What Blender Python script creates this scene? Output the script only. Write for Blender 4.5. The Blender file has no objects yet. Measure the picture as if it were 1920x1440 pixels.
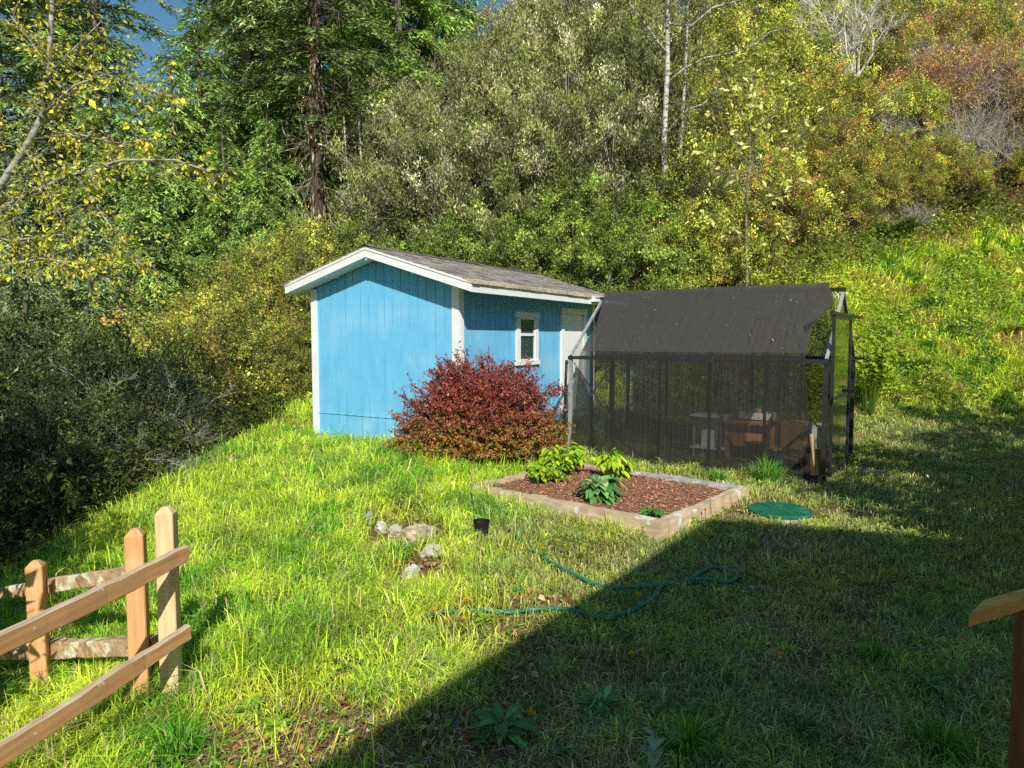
import bpy, math, random
import numpy as np
from mathutils import Vector

SEED = 11
rng = np.random.default_rng(SEED)
random.seed(SEED)
scene = bpy.context.scene
coll = scene.collection
PI = math.pi

# ------------------------------------------------------------------ camera model
FPX, CAM_H = 1280.0, 1.75
PITCH = math.atan(83 / 1280)


def ray(px, py):
    u = (px - 960) / FPX
    v = (720 - py) / FPX
    d = np.array([u, math.cos(PITCH) + v * math.sin(PITCH), v * math.cos(PITCH) - math.sin(PITCH)])
    return d / d[1]


def onray(px, py, Y):
    """world point at forward distance Y on the sight line measured in the photo"""
    return np.array([0, 0, CAM_H]) + ray(px, py) * Y


# ------------------------------------------------------------------ noise
_tab = np.random.default_rng(3).random((256, 256))


def vnoise(x, y, scale=1.0, seed=0):
    x = np.asarray(x, float) / scale + seed * 17.3
    y = np.asarray(y, float) / scale + seed * 9.7
    xi = np.floor(x).astype(int)
    yi = np.floor(y).astype(int)
    fx = x - xi
    fy = y - yi
    fx = fx * fx * (3 - 2 * fx)
    fy = fy * fy * (3 - 2 * fy)
    a = _tab[xi % 256, yi % 256]
    b = _tab[(xi + 1) % 256, yi % 256]
    c = _tab[xi % 256, (yi + 1) % 256]
    d = _tab[(xi + 1) % 256, (yi + 1) % 256]
    return (a * (1 - fx) + b * fx) * (1 - fy) + (c * (1 - fx) + d * fx) * fy


def fbm(x, y, scale=1.0, seed=0):
    return (vnoise(x, y, scale, seed) * .5 + vnoise(x, y, scale * .45, seed + 5) * .3
            + vnoise(x, y, scale * .2, seed + 9) * .2)


def sstep(a, b, x):
    t = np.clip((np.asarray(x, float) - a) / (b - a), 0, 1)
    return t * t * (3 - 2 * t)


# ------------------------------------------------------------------ terrain
def H(x, y):
    x = np.asarray(x, float)
    y = np.asarray(y, float)
    bl = np.interp(y, [-20, 3, 6.3, 8.4, 11.3, 14, 18], [-.15, -.1, -.03, .04, .16, .3, .4])
    bm = np.interp(y, [-20, 3, 6.3, 8.4, 10.6, 12.6, 15], [-.15, -.1, -.06, -.01, .0, .22, .35])
    br = np.interp(y, [-20, 3, 6.3, 8.4, 14, 18], [-.15, -.1, -.06, -.01, .02, .05])
    w1 = sstep(-1.6, .8, x)
    w2 = sstep(1.8, 4.0, x)
    base = bl * (1 - w1) + bm * w1 * (1 - w2) + br * w1 * w2
    base = base + .17 * np.exp(-((x + 1.0) ** 2 + (y - 9.35) ** 2) / .8)
    k = .004 + .085 * np.exp(-np.maximum(y - 3.5, 0) / 2.0)
    d = np.clip(-.5 - x, 0, 3.7)
    base = base - k * d * d
    xc = -4.2 - .3 * np.maximum(0, y - 12.5)
    e = np.maximum(0, xc - x)
    drop = .62 * (np.sqrt(e * e + .16) - .4)
    base = base - 3.2 * np.tanh(drop / 3.2)
    toe = np.interp(x, [-30, -14, -8, -3, 1, 4, 7, 12, 40], [15, 15.5, 16.5, 16.2, 14.6, 14.0, 13.4, 13.2, 13])
    sl = np.interp(x, [-30, -14, -8, -3, 2, 6, 40], [.30, .30, .36, .56, .72, .80, .82])
    cap = np.interp(x, [-30, -12, -4, 4, 40], [9, 9, 26, 45, 48])
    dd = y - toe
    sp = np.where(dd > 6, dd, np.log1p(np.exp(np.clip(dd, -40, 6) * 1.6)) / 1.6)
    hill = cap * (1 - np.exp(-sl * sp / cap))
    rough = (fbm(x, y, 1.3, 2) - .5) * .07 + (fbm(x, y, 3.1, 4) - .5) * sstep(14, 20, y) * .9
    return base + hill + rough


def G(px, py, dz=0.0):
    r = ray(px, py)
    ys = np.linspace(1.5, 60, 6000)
    z = CAM_H + r[2] * ys
    h = H(r[0] * ys, ys) + dz
    i = int(np.argmax(z < h))
    return np.array([r[0] * ys[i], ys[i], h[i]])


def at(px, Y):
    x = (px - 960) / FPX * Y
    return np.array([x, Y, float(H(x, Y))])


# ------------------------------------------------------------------ mesh accumulation
class Acc:
    def __init__(self):
        self.v, self.c, self.f = [], [], []
        self.n = 0

    def add(self, verts, faces, color=(1, 1, 1), mat=0):
        verts = np.asarray(verts, float).reshape(-1, 3)
        if not isinstance(faces, list):
            faces = [faces]
        elif len(faces) and not isinstance(faces[0], np.ndarray):
            faces = [np.array([f for f in faces if len(f) == k]) for k in sorted({len(f) for f in faces})]
        c = np.asarray(color, float)
        if c.ndim == 1:
            c = np.tile(c, (len(verts), 1))
        self.v.append(verts)
        self.c.append(c)
        for fa in faces:
            fa = np.asarray(fa, dtype=np.int64)
            if fa.size:
                self.f.append((fa + self.n, mat))
        self.n += len(verts)
        return self

    def build(self, name, mats, parent=None, smooth=False, loc=None):
        me = bpy.data.meshes.new(name)
        v = np.concatenate(self.v)
        c = np.concatenate(self.c)
        me.vertices.add(len(v))
        me.vertices.foreach_set('co', v.astype(np.float32).ravel())
        li = np.concatenate([f.ravel() for f, m in self.f]).astype(np.int32)
        tot = np.concatenate([np.full(len(f), f.shape[1]) for f, m in self.f]).astype(np.int32)
        mi = np.concatenate([np.full(len(f), m) for f, m in self.f]).astype(np.int32)
        st = np.concatenate([[0], np.cumsum(tot)[:-1]]).astype(np.int32)
        me.loops.add(len(li))
        me.loops.foreach_set('vertex_index', li)
        me.polygons.add(len(tot))
        me.polygons.foreach_set('loop_start', st)
        me.polygons.foreach_set('material_index', mi)
        me.polygons.foreach_set('use_smooth', np.full(len(tot), bool(smooth)))
        at_ = me.color_attributes.new('Col', 'FLOAT_COLOR', 'POINT')
        rgba = np.concatenate([c, np.ones((len(c), 1))], axis=1).astype(np.float32)
        at_.data.foreach_set('color', rgba.ravel())
        me.update(calc_edges=True)
        if not isinstance(mats, (list, tuple)):
            mats = [mats]
        for m in mats:
            me.materials.append(m)
        o = bpy.data.objects.new(name, me)
        coll.objects.link(o)
        if parent is not None:
            o.parent = parent
        if loc is not None:
            o.location = loc
        return o


def norm(a):
    return a / np.maximum(np.linalg.norm(a, axis=-1, keepdims=True), 1e-9)


def box(acc, c, s, rz=0.0, color=(1, 1, 1), mat=0, M=None):
    """axis box: centre c, size s, turned about z"""
    hx, hy, hz = s[0] / 2, s[1] / 2, s[2] / 2
    v = np.array([[x, y, z] for z in (-hz, hz) for y in (-hy, hy) for x in (-hx, hx)])
    if M is not None:
        v = v @ np.asarray(M).T
    if rz:
        cs, sn = math.cos(rz), math.sin(rz)
        v = v @ np.array([[cs, sn, 0], [-sn, cs, 0], [0, 0, 1]])
    v = v + np.asarray(c)
    f = [[0, 2, 3, 1], [4, 5, 7, 6], [0, 1, 5, 4], [2, 6, 7, 3], [0, 4, 6, 2], [1, 3, 7, 5]]
    acc.add(v, f, color, mat)


def bar(acc, p, q, w, h, color=(1, 1, 1), mat=0, up=(0, 0, 1)):
    """rectangular bar from p to q; w across, h along 'up'"""
    p = np.asarray(p, float)
    q = np.asarray(q, float)
    d = norm(q - p)
    s = np.cross(d, np.asarray(up, float))
    s = norm(s)
    n = np.cross(s, d)
    v = []
    for e in (p, q):
        for a, b in ((-1, -1), (1, -1), (1, 1), (-1, 1)):
            v.append(e + s * a * w / 2 + n * b * h / 2)
    f = [[3, 2, 1, 0], [4, 5, 6, 7], [0, 1, 5, 4], [1, 2, 6, 5], [2, 3, 7, 6], [3, 0, 4, 7]]
    acc.add(v, f, color, mat)


def polylines(acc, P, R, sides=3, color=(1, 1, 1), mat=0):
    """many tapered tubes at once. P (N,K,3) R (N,K)"""
    P = np.asarray(P, float)
    R = np.asarray(R, float)
    N, K, _ = P.shape
    T = np.empty_like(P)
    T[:, 1:-1] = P[:, 2:] - P[:, :-2]
    T[:, 0] = P[:, 1] - P[:, 0]
    T[:, -1] = P[:, -1] - P[:, -2]
    T = norm(T)
    ref = np.where(np.abs(T[..., 2:3]) > .9, np.array([1., 0, 0]), np.array([0, 0, 1.]))
    A = norm(np.cross(T, ref))
    B = np.cross(T, A)
    ang = np.arange(sides) * 2 * PI / sides
    V = (P[:, :, None, :] + R[:, :, None, None] *
         (A[:, :, None, :] * np.cos(ang)[None, None, :, None] + B[:, :, None, :] * np.sin(ang)[None, None, :, None]))
    V = V.reshape(-1, 3)
    base = (np.arange(N) * K * sides)[:, None, None]
    k = (np.arange(K - 1) * sides)[None, :, None]
    j = np.arange(sides)[None, None, :]
    j2 = (j + 1) % sides
    F = np.stack([base + k + j, base + k + j2, base + k + sides + j2, base + k + sides + j], axis=-1).reshape(-1, 4)
    c = np.asarray(color, float)
    if c.ndim == 2:
        c = np.repeat(c, K * sides, axis=0)
    acc.add(V, F, c, mat)


def tube(acc, pts, r, sides=8, color=(1, 1, 1), mat=0, caps=True):
    pts = np.asarray(pts, float)
    rr = np.full(len(pts), r) if np.isscalar(r) else np.asarray(r, float)
    n0 = acc.n
    polylines(acc, pts[None], rr[None], sides, color, mat)
    if caps:
        acc.f.append((np.array([list(range(n0 + sides - 1, n0 - 1, -1))]), mat))
        e = n0 + (len(pts) - 1) * sides
        acc.f.append((np.array([list(range(e, e + sides))]), mat))


def leaves(acc, P, D, N, L, ratio, col, fold=.18, mat=0):
    """diamond leaf cards"""
    n = len(P)
    L = np.broadcast_to(np.asarray(L, float), (n,))[:, None]
    ratio = np.broadcast_to(np.asarray(ratio, float), (n,))[:, None]
    D = norm(D)
    S = norm(np.cross(N, D))
    U = np.cross(D, S)
    W = L * ratio
    v0 = P
    v1 = P + D * L * .45 + S * W * .5 + U * W * fold
    v2 = P + D * L
    v3 = P + D * L * .45 - S * W * .5 + U * W * fold
    V = np.stack([v0, v1, v2, v3], axis=1).reshape(-1, 3)
    F = np.arange(n * 4).reshape(-1, 4)
    acc.add(V, F, np.repeat(col, 4, axis=0), mat)


def bigleaf(acc, P, D, N, L, ratio, col, droop=.3, fold=.2, mat=0):
    """broad folded leaves with a drooping midrib (8 vertices each)"""
    n = len(P)
    L = np.broadcast_to(np.asarray(L, float), (n,))[:, None]
    D = norm(D)
    S = norm(np.cross(N, D))
    U = np.cross(D, S)
    W = L * np.broadcast_to(np.asarray(ratio, float), (n,))[:, None] * .5
    dn = np.array([0, 0, -1.0])
    mid = lambda t: P + D * L * t + dn * L * droop * t * t
    b, m1, m2, tp = mid(0), mid(.38), mid(.74), mid(1.0)
    l1, r1 = m1 + S * W + U * W * fold, m1 - S * W + U * W * fold
    l2, r2 = m2 + S * W * .72 + U * W * fold, m2 - S * W * .72 + U * W * fold
    V = np.stack([b, m1, m2, tp, l1, l2, r1, r2], axis=1).reshape(-1, 3)
    o = (np.arange(n) * 8)[:, None]
    tri = np.concatenate([o + np.array([a]) for a in ([0, 1, 4], [4, 1, 1, ], [5, 2, 3], [0, 6, 1], [7, 3, 2])
                          if len(set(a)) == 3])
    quad = np.concatenate([o + np.array([a]) for a in ([4, 1, 2, 5], [6, 7, 2, 1])])
    acc.add(V, [tri, quad], np.repeat(col, 8, axis=0), mat)


def rnd(n, s=1.0):
    return rng.normal(0, s, (n, 3))


def pick(pal, n, var=.18):
    """colours from a weighted palette [(r,g,b,w)...] with brightness jitter"""
    p = np.array(pal, float)
    i = rng.choice(len(p), n, p=p[:, 3] / p[:, 3].sum())
    c = p[i, :3] * np.exp(rng.normal(0, var, (n, 1)))
    return c


# ------------------------------------------------------------------ materials
def new_mat(name):
    m = bpy.data.materials.new(name)
    m.use_nodes = True
    nt = m.node_tree
    nt.nodes.clear()
    out = nt.nodes.new('ShaderNodeOutputMaterial')
    return m, nt, out


def N_(nt, t, **kw):
    n = nt.nodes.new(t)
    for k, v in kw.items():
        if k in n.inputs:
            n.inputs[k].default_value = v
        else:
            setattr(n, k, v)
    return n


def foliage(name, trans=.3, rough=.5, spec=.35, vary=.25):
    m, nt, out = new_mat(name)
    L = nt.links.new
    a = N_(nt, 'ShaderNodeAttribute', attribute_name='Col')
    oi = N_(nt, 'ShaderNodeObjectInfo')
    mr = N_(nt, 'ShaderNodeMapRange')
    mr.inputs['To Min'].default_value = 1 - vary
    mr.inputs['To Max'].default_value = 1 + vary
    L(oi.outputs['Random'], mr.inputs['Value'])
    hs = N_(nt, 'ShaderNodeHueSaturation')
    L(a.outputs['Color'], hs.inputs['Color'])
    L(mr.outputs['Result'], hs.inputs['Value'])
    p = N_(nt, 'ShaderNodeBsdfPrincipled', Roughness=rough)
    p.inputs['Specular IOR Level'].default_value = spec
    L(hs.outputs['Color'], p.inputs['Base Color'])
    t = N_(nt, 'ShaderNodeBsdfTranslucent')
    L(hs.outputs['Color'], t.inputs['Color'])
    mx = N_(nt, 'ShaderNodeMixShader', Fac=trans)
    L(p.outputs[0], mx.inputs[1])
    L(t.outputs[0], mx.inputs[2])
    L(mx.outputs[0], out.inputs[0])
    return m


def surface(name, base, dark=None, scale=8.0, stretch=(1, 1, 1), rough=.7, spec=.3, bump=.0, bscale=30, detail=6,
            lo=.35, hi=.65, use_col=False, third=None, tscale=2.0, tlo=.55, thi=.7, metal=0.0):
    """two or three tone noise surface in object coordinates"""
    m, nt, out = new_mat(name)
    L = nt.links.new
    tc = N_(nt, 'ShaderNodeTexCoord')
    mp = N_(nt, 'ShaderNodeMapping')
    mp.inputs['Scale'].default_value = stretch
    L(tc.outputs['Object'], mp.inputs['Vector'])
    nz = N_(nt, 'ShaderNodeTexNoise', Scale=scale, Detail=detail)
    L(mp.outputs[0], nz.inputs['Vector'])
    mr = N_(nt, 'ShaderNodeMapRange')
    mr.inputs['From Min'].default_value = lo
    mr.inputs['From Max'].default_value = hi
    L(nz.outputs['Fac'], mr.inputs['Value'])
    mx = N_(nt, 'ShaderNodeMix', data_type='RGBA')
    d = dark if dark is not None else tuple(x * .6 for x in base)
    mx.inputs['A'].default_value = (*d, 1)
    mx.inputs['B'].default_value = (*base, 1)
    for s in mx.inputs:
        if s.name == 'A' and s.type == 'RGBA':
            s.default_value = (*d, 1)
        if s.name == 'B' and s.type == 'RGBA':
            s.default_value = (*base, 1)
    L(mr.outputs[0], mx.inputs['Factor'])
    colr = [o for o in mx.outputs if o.type == 'RGBA'][0]
    if third is not None:
        n3 = N_(nt, 'ShaderNodeTexNoise', Scale=tscale, Detail=8)
        L(tc.outputs['Object'], n3.inputs['Vector'])
        m3 = N_(nt, 'ShaderNodeMapRange')
        m3.inputs['From Min'].default_value = tlo
        m3.inputs['From Max'].default_value = thi
        L(n3.outputs['Fac'], m3.inputs['Value'])
        x3 = N_(nt, 'ShaderNodeMix', data_type='RGBA')
        cs = [s for s in x3.inputs if s.type == 'RGBA']
        cs[1].default_value = (*third, 1)
        L(colr, cs[0])
        L(m3.outputs[0], x3.inputs['Factor'])
        colr = [o for o in x3.outputs if o.type == 'RGBA'][0]
    if use_col:
        a = N_(nt, 'ShaderNodeAttribute', attribute_name='Col')
        mu = N_(nt, 'ShaderNodeMix', data_type='RGBA', blend_type='MULTIPLY')
        mu.inputs['Factor'].default_value = 1
        cs = [s for s in mu.inputs if s.type == 'RGBA']
        L(colr, cs[0])
        L(a.outputs['Color'], cs[1])
        colr = [o for o in mu.outputs if o.type == 'RGBA'][0]
    p = N_(nt, 'ShaderNodeBsdfPrincipled', Roughness=rough, Metallic=metal)
    p.inputs['Specular IOR Level'].default_value = spec
    L(colr, p.inputs['Base Color'])
    if bump:
        nb = N_(nt, 'ShaderNodeTexNoise', Scale=bscale, Detail=5)
        L(mp.outputs[0], nb.inputs['Vector'])
        b = N_(nt, 'ShaderNodeBump', Strength=bump, Distance=.02)
        L(nb.outputs['Fac'], b.inputs['Height'])
        L(b.outputs[0], p.inputs['Normal'])
    L(p.outputs[0], out.inputs[0])
    return m


def glass(name, tint=(.8, .86, .82), refl=1.0, rough=.02, wav=0.0):
    m, nt, out = new_mat(name)
    L = nt.links.new
    t = N_(nt, 'ShaderNodeBsdfTransparent')
    t.inputs['Color'].default_value = (*tint, 1)
    g = N_(nt, 'ShaderNodeBsdfGlossy', Roughness=rough)
    lw = N_(nt, 'ShaderNodeLayerWeight', Blend=.5)       # facing is the same for both sides of a thin pane
    pw5 = N_(nt, 'ShaderNodeMath', operation='POWER')
    pw5.inputs[1].default_value = 4.5
    L(lw.outputs['Facing'], pw5.inputs[0])
    mu = N_(nt, 'ShaderNodeMath', operation='MULTIPLY_ADD', use_clamp=True)
    mu.inputs[1].default_value = .95 * refl
    mu.inputs[2].default_value = .05 * refl
    L(pw5.outputs[0], mu.inputs[0])
    mx = N_(nt, 'ShaderNodeMixShader')
    L(mu.outputs[0], mx.inputs[0])
    L(t.outputs[0], mx.inputs[1])
    L(g.outputs[0], mx.inputs[2])
    if wav:
        tc = N_(nt, 'ShaderNodeTexCoord')
        nb = N_(nt, 'ShaderNodeTexNoise', Scale=6, Detail=2)
        L(tc.outputs['Object'], nb.inputs['Vector'])
        b = N_(nt, 'ShaderNodeBump', Strength=wav, Distance=.02)
        L(nb.outputs['Fac'], b.inputs['Height'])
        L(b.outputs[0], g.inputs['Normal'])
    L(mx.outputs[0], out.inputs[0])
    return m


def cloth_material(name, t0, t1, k=1.0, fine=42):
    m, nt, out = new_mat(name)
    L = nt.links.new
    tc = N_(nt, 'ShaderNodeTexCoord')
    mp = N_(nt, 'ShaderNodeMapping')
    mp.inputs['Scale'].default_value = (fine, 1.3, 1.3)
    L(tc.outputs['Object'], mp.inputs['Vector'])
    n1 = N_(nt, 'ShaderNodeTexNoise', Scale=1.0, Detail=5)
    L(mp.outputs[0], n1.inputs['Vector'])
    n2 = N_(nt, 'ShaderNodeTexNoise', Scale=170, Detail=2)
    L(tc.outputs['Object'], n2.inputs['Vector'])
    n3 = N_(nt, 'ShaderNodeTexNoise', Scale=1.6, Detail=4)
    L(tc.outputs['Object'], n3.inputs['Vector'])
    cr = N_(nt, 'ShaderNodeValToRGB')
    cr.color_ramp.elements[0].position = .2 if fine < 60 else .0
    cr.color_ramp.elements[0].color = (.018 * k, .0175 * k, .017 * k, 1)
    cr.color_ramp.elements[1].position = .8 if fine < 60 else 1.0
    cr.color_ramp.elements[1].color = (.062 * k, .058 * k, .053 * k, 1)
    L(n1.outputs['Fac'], cr.inputs[0])
    # pale dust specks
    sp = N_(nt, 'ShaderNodeMapRange')
    sp.inputs['From Min'].default_value = .66
    sp.inputs['From Max'].default_value = .74
    L(n2.outputs['Fac'], sp.inputs['Value'])
    sp2 = N_(nt, 'ShaderNodeMapRange')
    sp2.inputs['From Min'].default_value = .4
    sp2.inputs['From Max'].default_value = .7
    L(n3.outputs['Fac'], sp2.inputs['Value'])
    mu = N_(nt, 'ShaderNodeMath', operation='MULTIPLY')
    L(sp.outputs[0], mu.inputs[0])
    L(sp2.outputs[0], mu.inputs[1])
    mx = N_(nt, 'ShaderNodeMix', data_type='RGBA')
    cs = [s for s in mx.inputs if s.type == 'RGBA']
    cs[1].default_value = (.42, .39, .33, 1)
    L(cr.outputs[0], cs[0])
    L(mu.outputs[0], mx.inputs['Factor'])
    d = N_(nt, 'ShaderNodeBsdfDiffuse')
    L([o for o in mx.outputs if o.type == 'RGBA'][0], d.inputs['Color'])
    t = N_(nt, 'ShaderNodeBsdfTransparent')
    # open weave: how much passes through varies with the stretch of the cloth
    tr = N_(nt, 'ShaderNodeMapRange')
    tr.inputs['From Min'].default_value = .3
    tr.inputs['From Max'].default_value = .7
    tr.inputs['To Min'].default_value = t0
    tr.inputs['To Max'].default_value = t1
    L(n1.outputs['Fac'], tr.inputs['Value'])
    ms = N_(nt, 'ShaderNodeMixShader')
    L(tr.outputs[0], ms.inputs[0])
    L(d.outputs[0], ms.inputs[1])
    L(t.outputs[0], ms.inputs[2])
    L(ms.outputs[0], out.inputs[0])
    return m


def ground_material():
    m, nt, out = new_mat('ground_soil')
    L = nt.links.new
    a = N_(nt, 'ShaderNodeAttribute', attribute_name='Col')
    tc = N_(nt, 'ShaderNodeTexCoord')
    n1 = N_(nt, 'ShaderNodeTexNoise', Scale=9, Detail=10, Roughness=.7)
    L(tc.outputs['Object'], n1.inputs['Vector'])
    n2 = N_(nt, 'ShaderNodeTexNoise', Scale=70, Detail=6, Roughness=.75)
    L(tc.outputs['Object'], n2.inputs['Vector'])
    ad = N_(nt, 'ShaderNodeMath', operation='ADD')
    L(n1.outputs['Fac'], ad.inputs[0])
    L(n2.outputs['Fac'], ad.inputs[1])
    mr = N_(nt, 'ShaderNodeMapRange')
    mr.inputs['From Min'].default_value = .7
    mr.inputs['From Max'].default_value = 1.3
    mr.inputs['To Min'].default_value = .35
    mr.inputs['To Max'].default_value = 1.7
    L(ad.outputs[0], mr.inputs['Value'])
    mu = N_(nt, 'ShaderNodeVectorMath', operation='SCALE')
    L(a.outputs['Color'], mu.inputs[0])
    L(mr.outputs[0], mu.inputs['Scale'])
    p = N_(nt, 'ShaderNodeBsdfPrincipled', Roughness=.95)
    p.inputs['Specular IOR Level'].default_value = .1
    L(mu.outputs[0], p.inputs['Base Color'])
    b = N_(nt, 'ShaderNodeBump', Strength=.8, Distance=.03)
    L(n2.outputs['Fac'], b.inputs['Height'])
    L(b.outputs[0], p.inputs['Normal'])
    L(p.outputs[0], out.inputs[0])
    return m


M = {}
M['ground'] = ground_material()
M['grass'] = foliage('grass_blades', trans=.2, rough=.45, spec=.3, vary=0)
M['leaf'] = foliage('leaf_foliage', trans=.16, rough=.5, spec=.3, vary=.22)
M['glossleaf'] = foliage('waxy_leaf', trans=.14, rough=.45, spec=.4, vary=.25)
M['needle'] = foliage('needle_foliage', trans=.08, rough=.6, spec=.25, vary=.18)
M['plainleaf'] = foliage('garden_leaf', trans=.2, rough=.45, spec=.3, vary=0)
M['bark'] = surface('grey_bark', (.20, .17, .14), (.06, .05, .04), scale=9, stretch=(1, 1, .25), bump=.6, bscale=25,
                    rough=.9, use_col=True, third=(.16, .17, .08), tscale=3)
M['palebark'] = surface('pale_bark', (.62, .60, .55), (.22, .20, .18), scale=7, stretch=(1, 1, 2.5), rough=.85, bump=.3,
                        lo=.38, hi=.52, use_col=True)
M['twig'] = surface('twig_bark', (.8, .8, .8), (.5, .5, .5), scale=5, rough=.9, use_col=True)
M['bluepaint'] = surface('weathered_blue_paint', (.19, .57, .88), (.14, .49, .80), scale=5, stretch=(1, 1, .35),
                         rough=.6, spec=.3, bump=.12, bscale=60, lo=.3, hi=.7, third=(.33, .66, .86), tscale=1.4, tlo=.5,
                         thi=.85)
M['bluegroove'] = surface('pale_groove_paint', (.30, .66, .82), (.12, .42, .66), scale=10, stretch=(1, 1, .2), rough=.7)
M['whitepaint'] = surface('white_trim_paint', (.90, .90, .88), (.83, .83, .81), scale=6, rough=.5, bump=.05, bscale=40,
                          third=(.66, .64, .60), tscale=9, tlo=.66, thi=.8)
M['shingle'] = surface('grey_shingles', (.38, .355, .325), (.22, .205, .19), scale=26, rough=.95, bump=.6, bscale=120,
                       use_col=True, third=(.40, .38, .31), tscale=2.2, tlo=.55, thi=.75)
M['glass'] = glass('greenhouse_pane', (.62, .67, .58), 1.8, .04, .15)
M['clearglass'] = glass('clear_pane', (.93, .95, .92), 1.0, .03, .1)
M['windowglass'] = glass('window_glass', (.35, .36, .34), 1.2, .01)
M['metal'] = surface('dark_aluminium', (.035, .035, .037), (.02, .02, .022), scale=12, rough=.4, spec=.5)
M['greymetal'] = surface('grey_aluminium', (.42, .43, .43), (.3, .3, .3), scale=12, rough=.45, spec=.5)
M['cloth'] = cloth_material('black_shade_cloth', .24, .37)
M['roofcloth'] = cloth_material('dusty_shade_cloth', .07, .15, 1.6, 75)
M['cedar'] = surface('cedar_post', (.80, .44, .20), (.64, .31, .12), scale=5, stretch=(6, 6, .5), rough=.75, bump=.25,
                     bscale=14, third=(.86, .58, .34), tscale=3, tlo=.5, thi=.72)
M['palecedar'] = surface('pale_cedar_post', (.88, .66, .38), (.72, .46, .22), scale=5, stretch=(6, 6, .5), rough=.75,
                         bump=.25, bscale=14)
M['railtop'] = surface('silvered_rail_edge', (.64, .52, .38), (.46, .33, .21), scale=9, stretch=(5, .5, 5), rough=.9, bump=.15)
M['rail'] = surface('weathered_rail', (.66, .36, .16), (.50, .26, .11), scale=9, stretch=(5, .35, 5), rough=.85, bump=.10,
                    bscale=30, third=(.72, .66, .58), tscale=18, tlo=.68, thi=.73)
M['lichenrail'] = surface('lichened_rail', (.62, .42, .24), (.34, .22, .13), scale=14, rough=.95, bump=.8, bscale=30,
                          third=(.74, .70, .50), tscale=9, tlo=.5, thi=.58)
M['orangewood'] = surface('new_orange_wood', (1.0, .50, .14), (.9, .36, .08), scale=6, stretch=(.8, 7, 7), rough=.6,
                          bump=.1, bscale=40)
M['brownwood'] = surface('brown_stained_wood', (.30, .12, .045), (.2, .075, .025), scale=6, stretch=(5, 5, .7), rough=.7,
                         bump=.2, bscale=30)
M['timber'] = surface('weathered_timber', (.66, .53, .36), (.48, .36, .22), scale=6, stretch=(.7, 5, 5), rough=.9,
                      bump=.2, bscale=30, third=(.80, .77, .70), tscale=5, tlo=.6, thi=.7)
M['greytimber'] = surface('silvered_timber', (.62, .61, .58), (.30, .29, .27), scale=7, stretch=(6, .7, 6), rough=.9,
                          bump=.5, bscale=30)
M['crosstimber'] = surface('weathered_cross_timber', (.66, .53, .36), (.48, .36, .22), scale=6, stretch=(5, .7, 5), rough=.9,
                           bump=.2, bscale=30, third=(.80, .77, .70), tscale=5, tlo=.6, thi=.7)
M['mulch'] = surface('bark_mulch', (.46, .25, .15), (.20, .10, .055), scale=40, rough=.95, bump=.8, bscale=60,
                     use_col=True)
M['lidgreen'] = surface('green_plastic', (.018, .17, .095), (.014, .13, .075), scale=9, rough=.45, spec=.4, bump=.1,
                        bscale=90, third=(.09, .2, .13), tscale=7, tlo=.6, thi=.75)
M['whiteplastic'] = surface('white_plastic', (.62, .62, .58), (.5, .5, .46), scale=9, rough=.5)
M['hose'] = surface('green_hose_rubber', (.035, .25, .17), (.025, .18, .13), scale=20, rough=.4, spec=.4)
M['blackplastic'] = surface('black_plastic', (.018, .018, .018), (.012, .012, .012), scale=20, rough=.45)
M['rock'] = surface('pale_rock', (.60, .58, .53), (.34, .32, .28), scale=6, rough=.9, bump=.7, bscale=14, use_col=True,
                    third=(.48, .40, .24), tscale=4, tlo=.55, thi=.7)
M['concrete'] = surface('concrete', (.36, .35, .32), (.25, .24, .22), scale=12, rough=.95, bump=.3, bscale=60)
M['cardboard'] = surface('brown_board', (.62, .30, .10), (.5, .22, .07), scale=5, rough=.8)
M['white'] = surface('white_foam', (.92, .91, .88), (.85, .84, .8), scale=8, rough=.8)
M['housewall'] = surface('house_siding', (.55, .53, .50), (.48, .46, .43), scale=5, rough=.8)
M['flower'] = foliage('yellow_petals', trans=.2, rough=.6, spec=.2, vary=0)


# ------------------------------------------------------------------ naming helpers
def tag(o, label=None, cat=None, group=None, kind=None):
    if label:
        o['label'] = label
    if cat:
        o['category'] = cat
    if group:
        o['group'] = group
    if kind:
        o['kind'] = kind
    return o


def thing(name, label, cat, loc=(0, 0, 0), rz=0.0, group=None, scale=1.0):
    o = bpy.data.objects.new(name, None)
    o.empty_display_size = .2
    coll.objects.link(o)
    o.location = loc
    o.rotation_euler = (0, 0, rz)
    o.scale = (scale,) * 3 if np.isscalar(scale) else scale
    return tag(o, label, cat, group)


def dup(root, label, loc, rz, scale=1.0, group=None):
    r = root.copy()
    coll.objects.link(r)
    r.location = loc
    r.rotation_euler = (0, 0, rz)
    r.scale = (scale,) * 3 if np.isscalar(scale) else scale
    r['label'] = label
    if group:
        r['group'] = group
    for ch in list(root.children):
        c = ch.copy()
        coll.objects.link(c)
        c.parent = r
    return r


# ================================================================== GROUND
def grid_axis(fine0, fine1, step, far0, far1, n):
    a = np.arange(fine0, fine1 + 1e-6, step)
    lo = fine0 - np.geomspace(step * 1.5, fine0 - far0, n)[::-1]
    hi = fine1 + np.geomspace(step * 1.5, far1 - fine1, n)
    return np.concatenate([lo, a, hi])


SHED0 = np.array([-3.28, 11.3])
SU = np.array([math.cos(math.radians(-32)), math.sin(math.radians(-32))])
SB = np.array([-SU[1], SU[0]])
GH0 = np.array([3.844, 8.343])
GU = np.array([math.cos(math.radians(-35)), math.sin(math.radians(-35))])
GB = np.array([-GU[1], GU[0]])
BED0 = np.array([1.361, 6.04])          # near corner of the raised bed
BU = norm(np.array([2.659, 7.522]) - BED0)   # along the right hand edge
BV = norm(np.array([-.567, 7.55]) - BED0)    # along the front edge to the left
BL, BW = 2.45, 1.97


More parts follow.
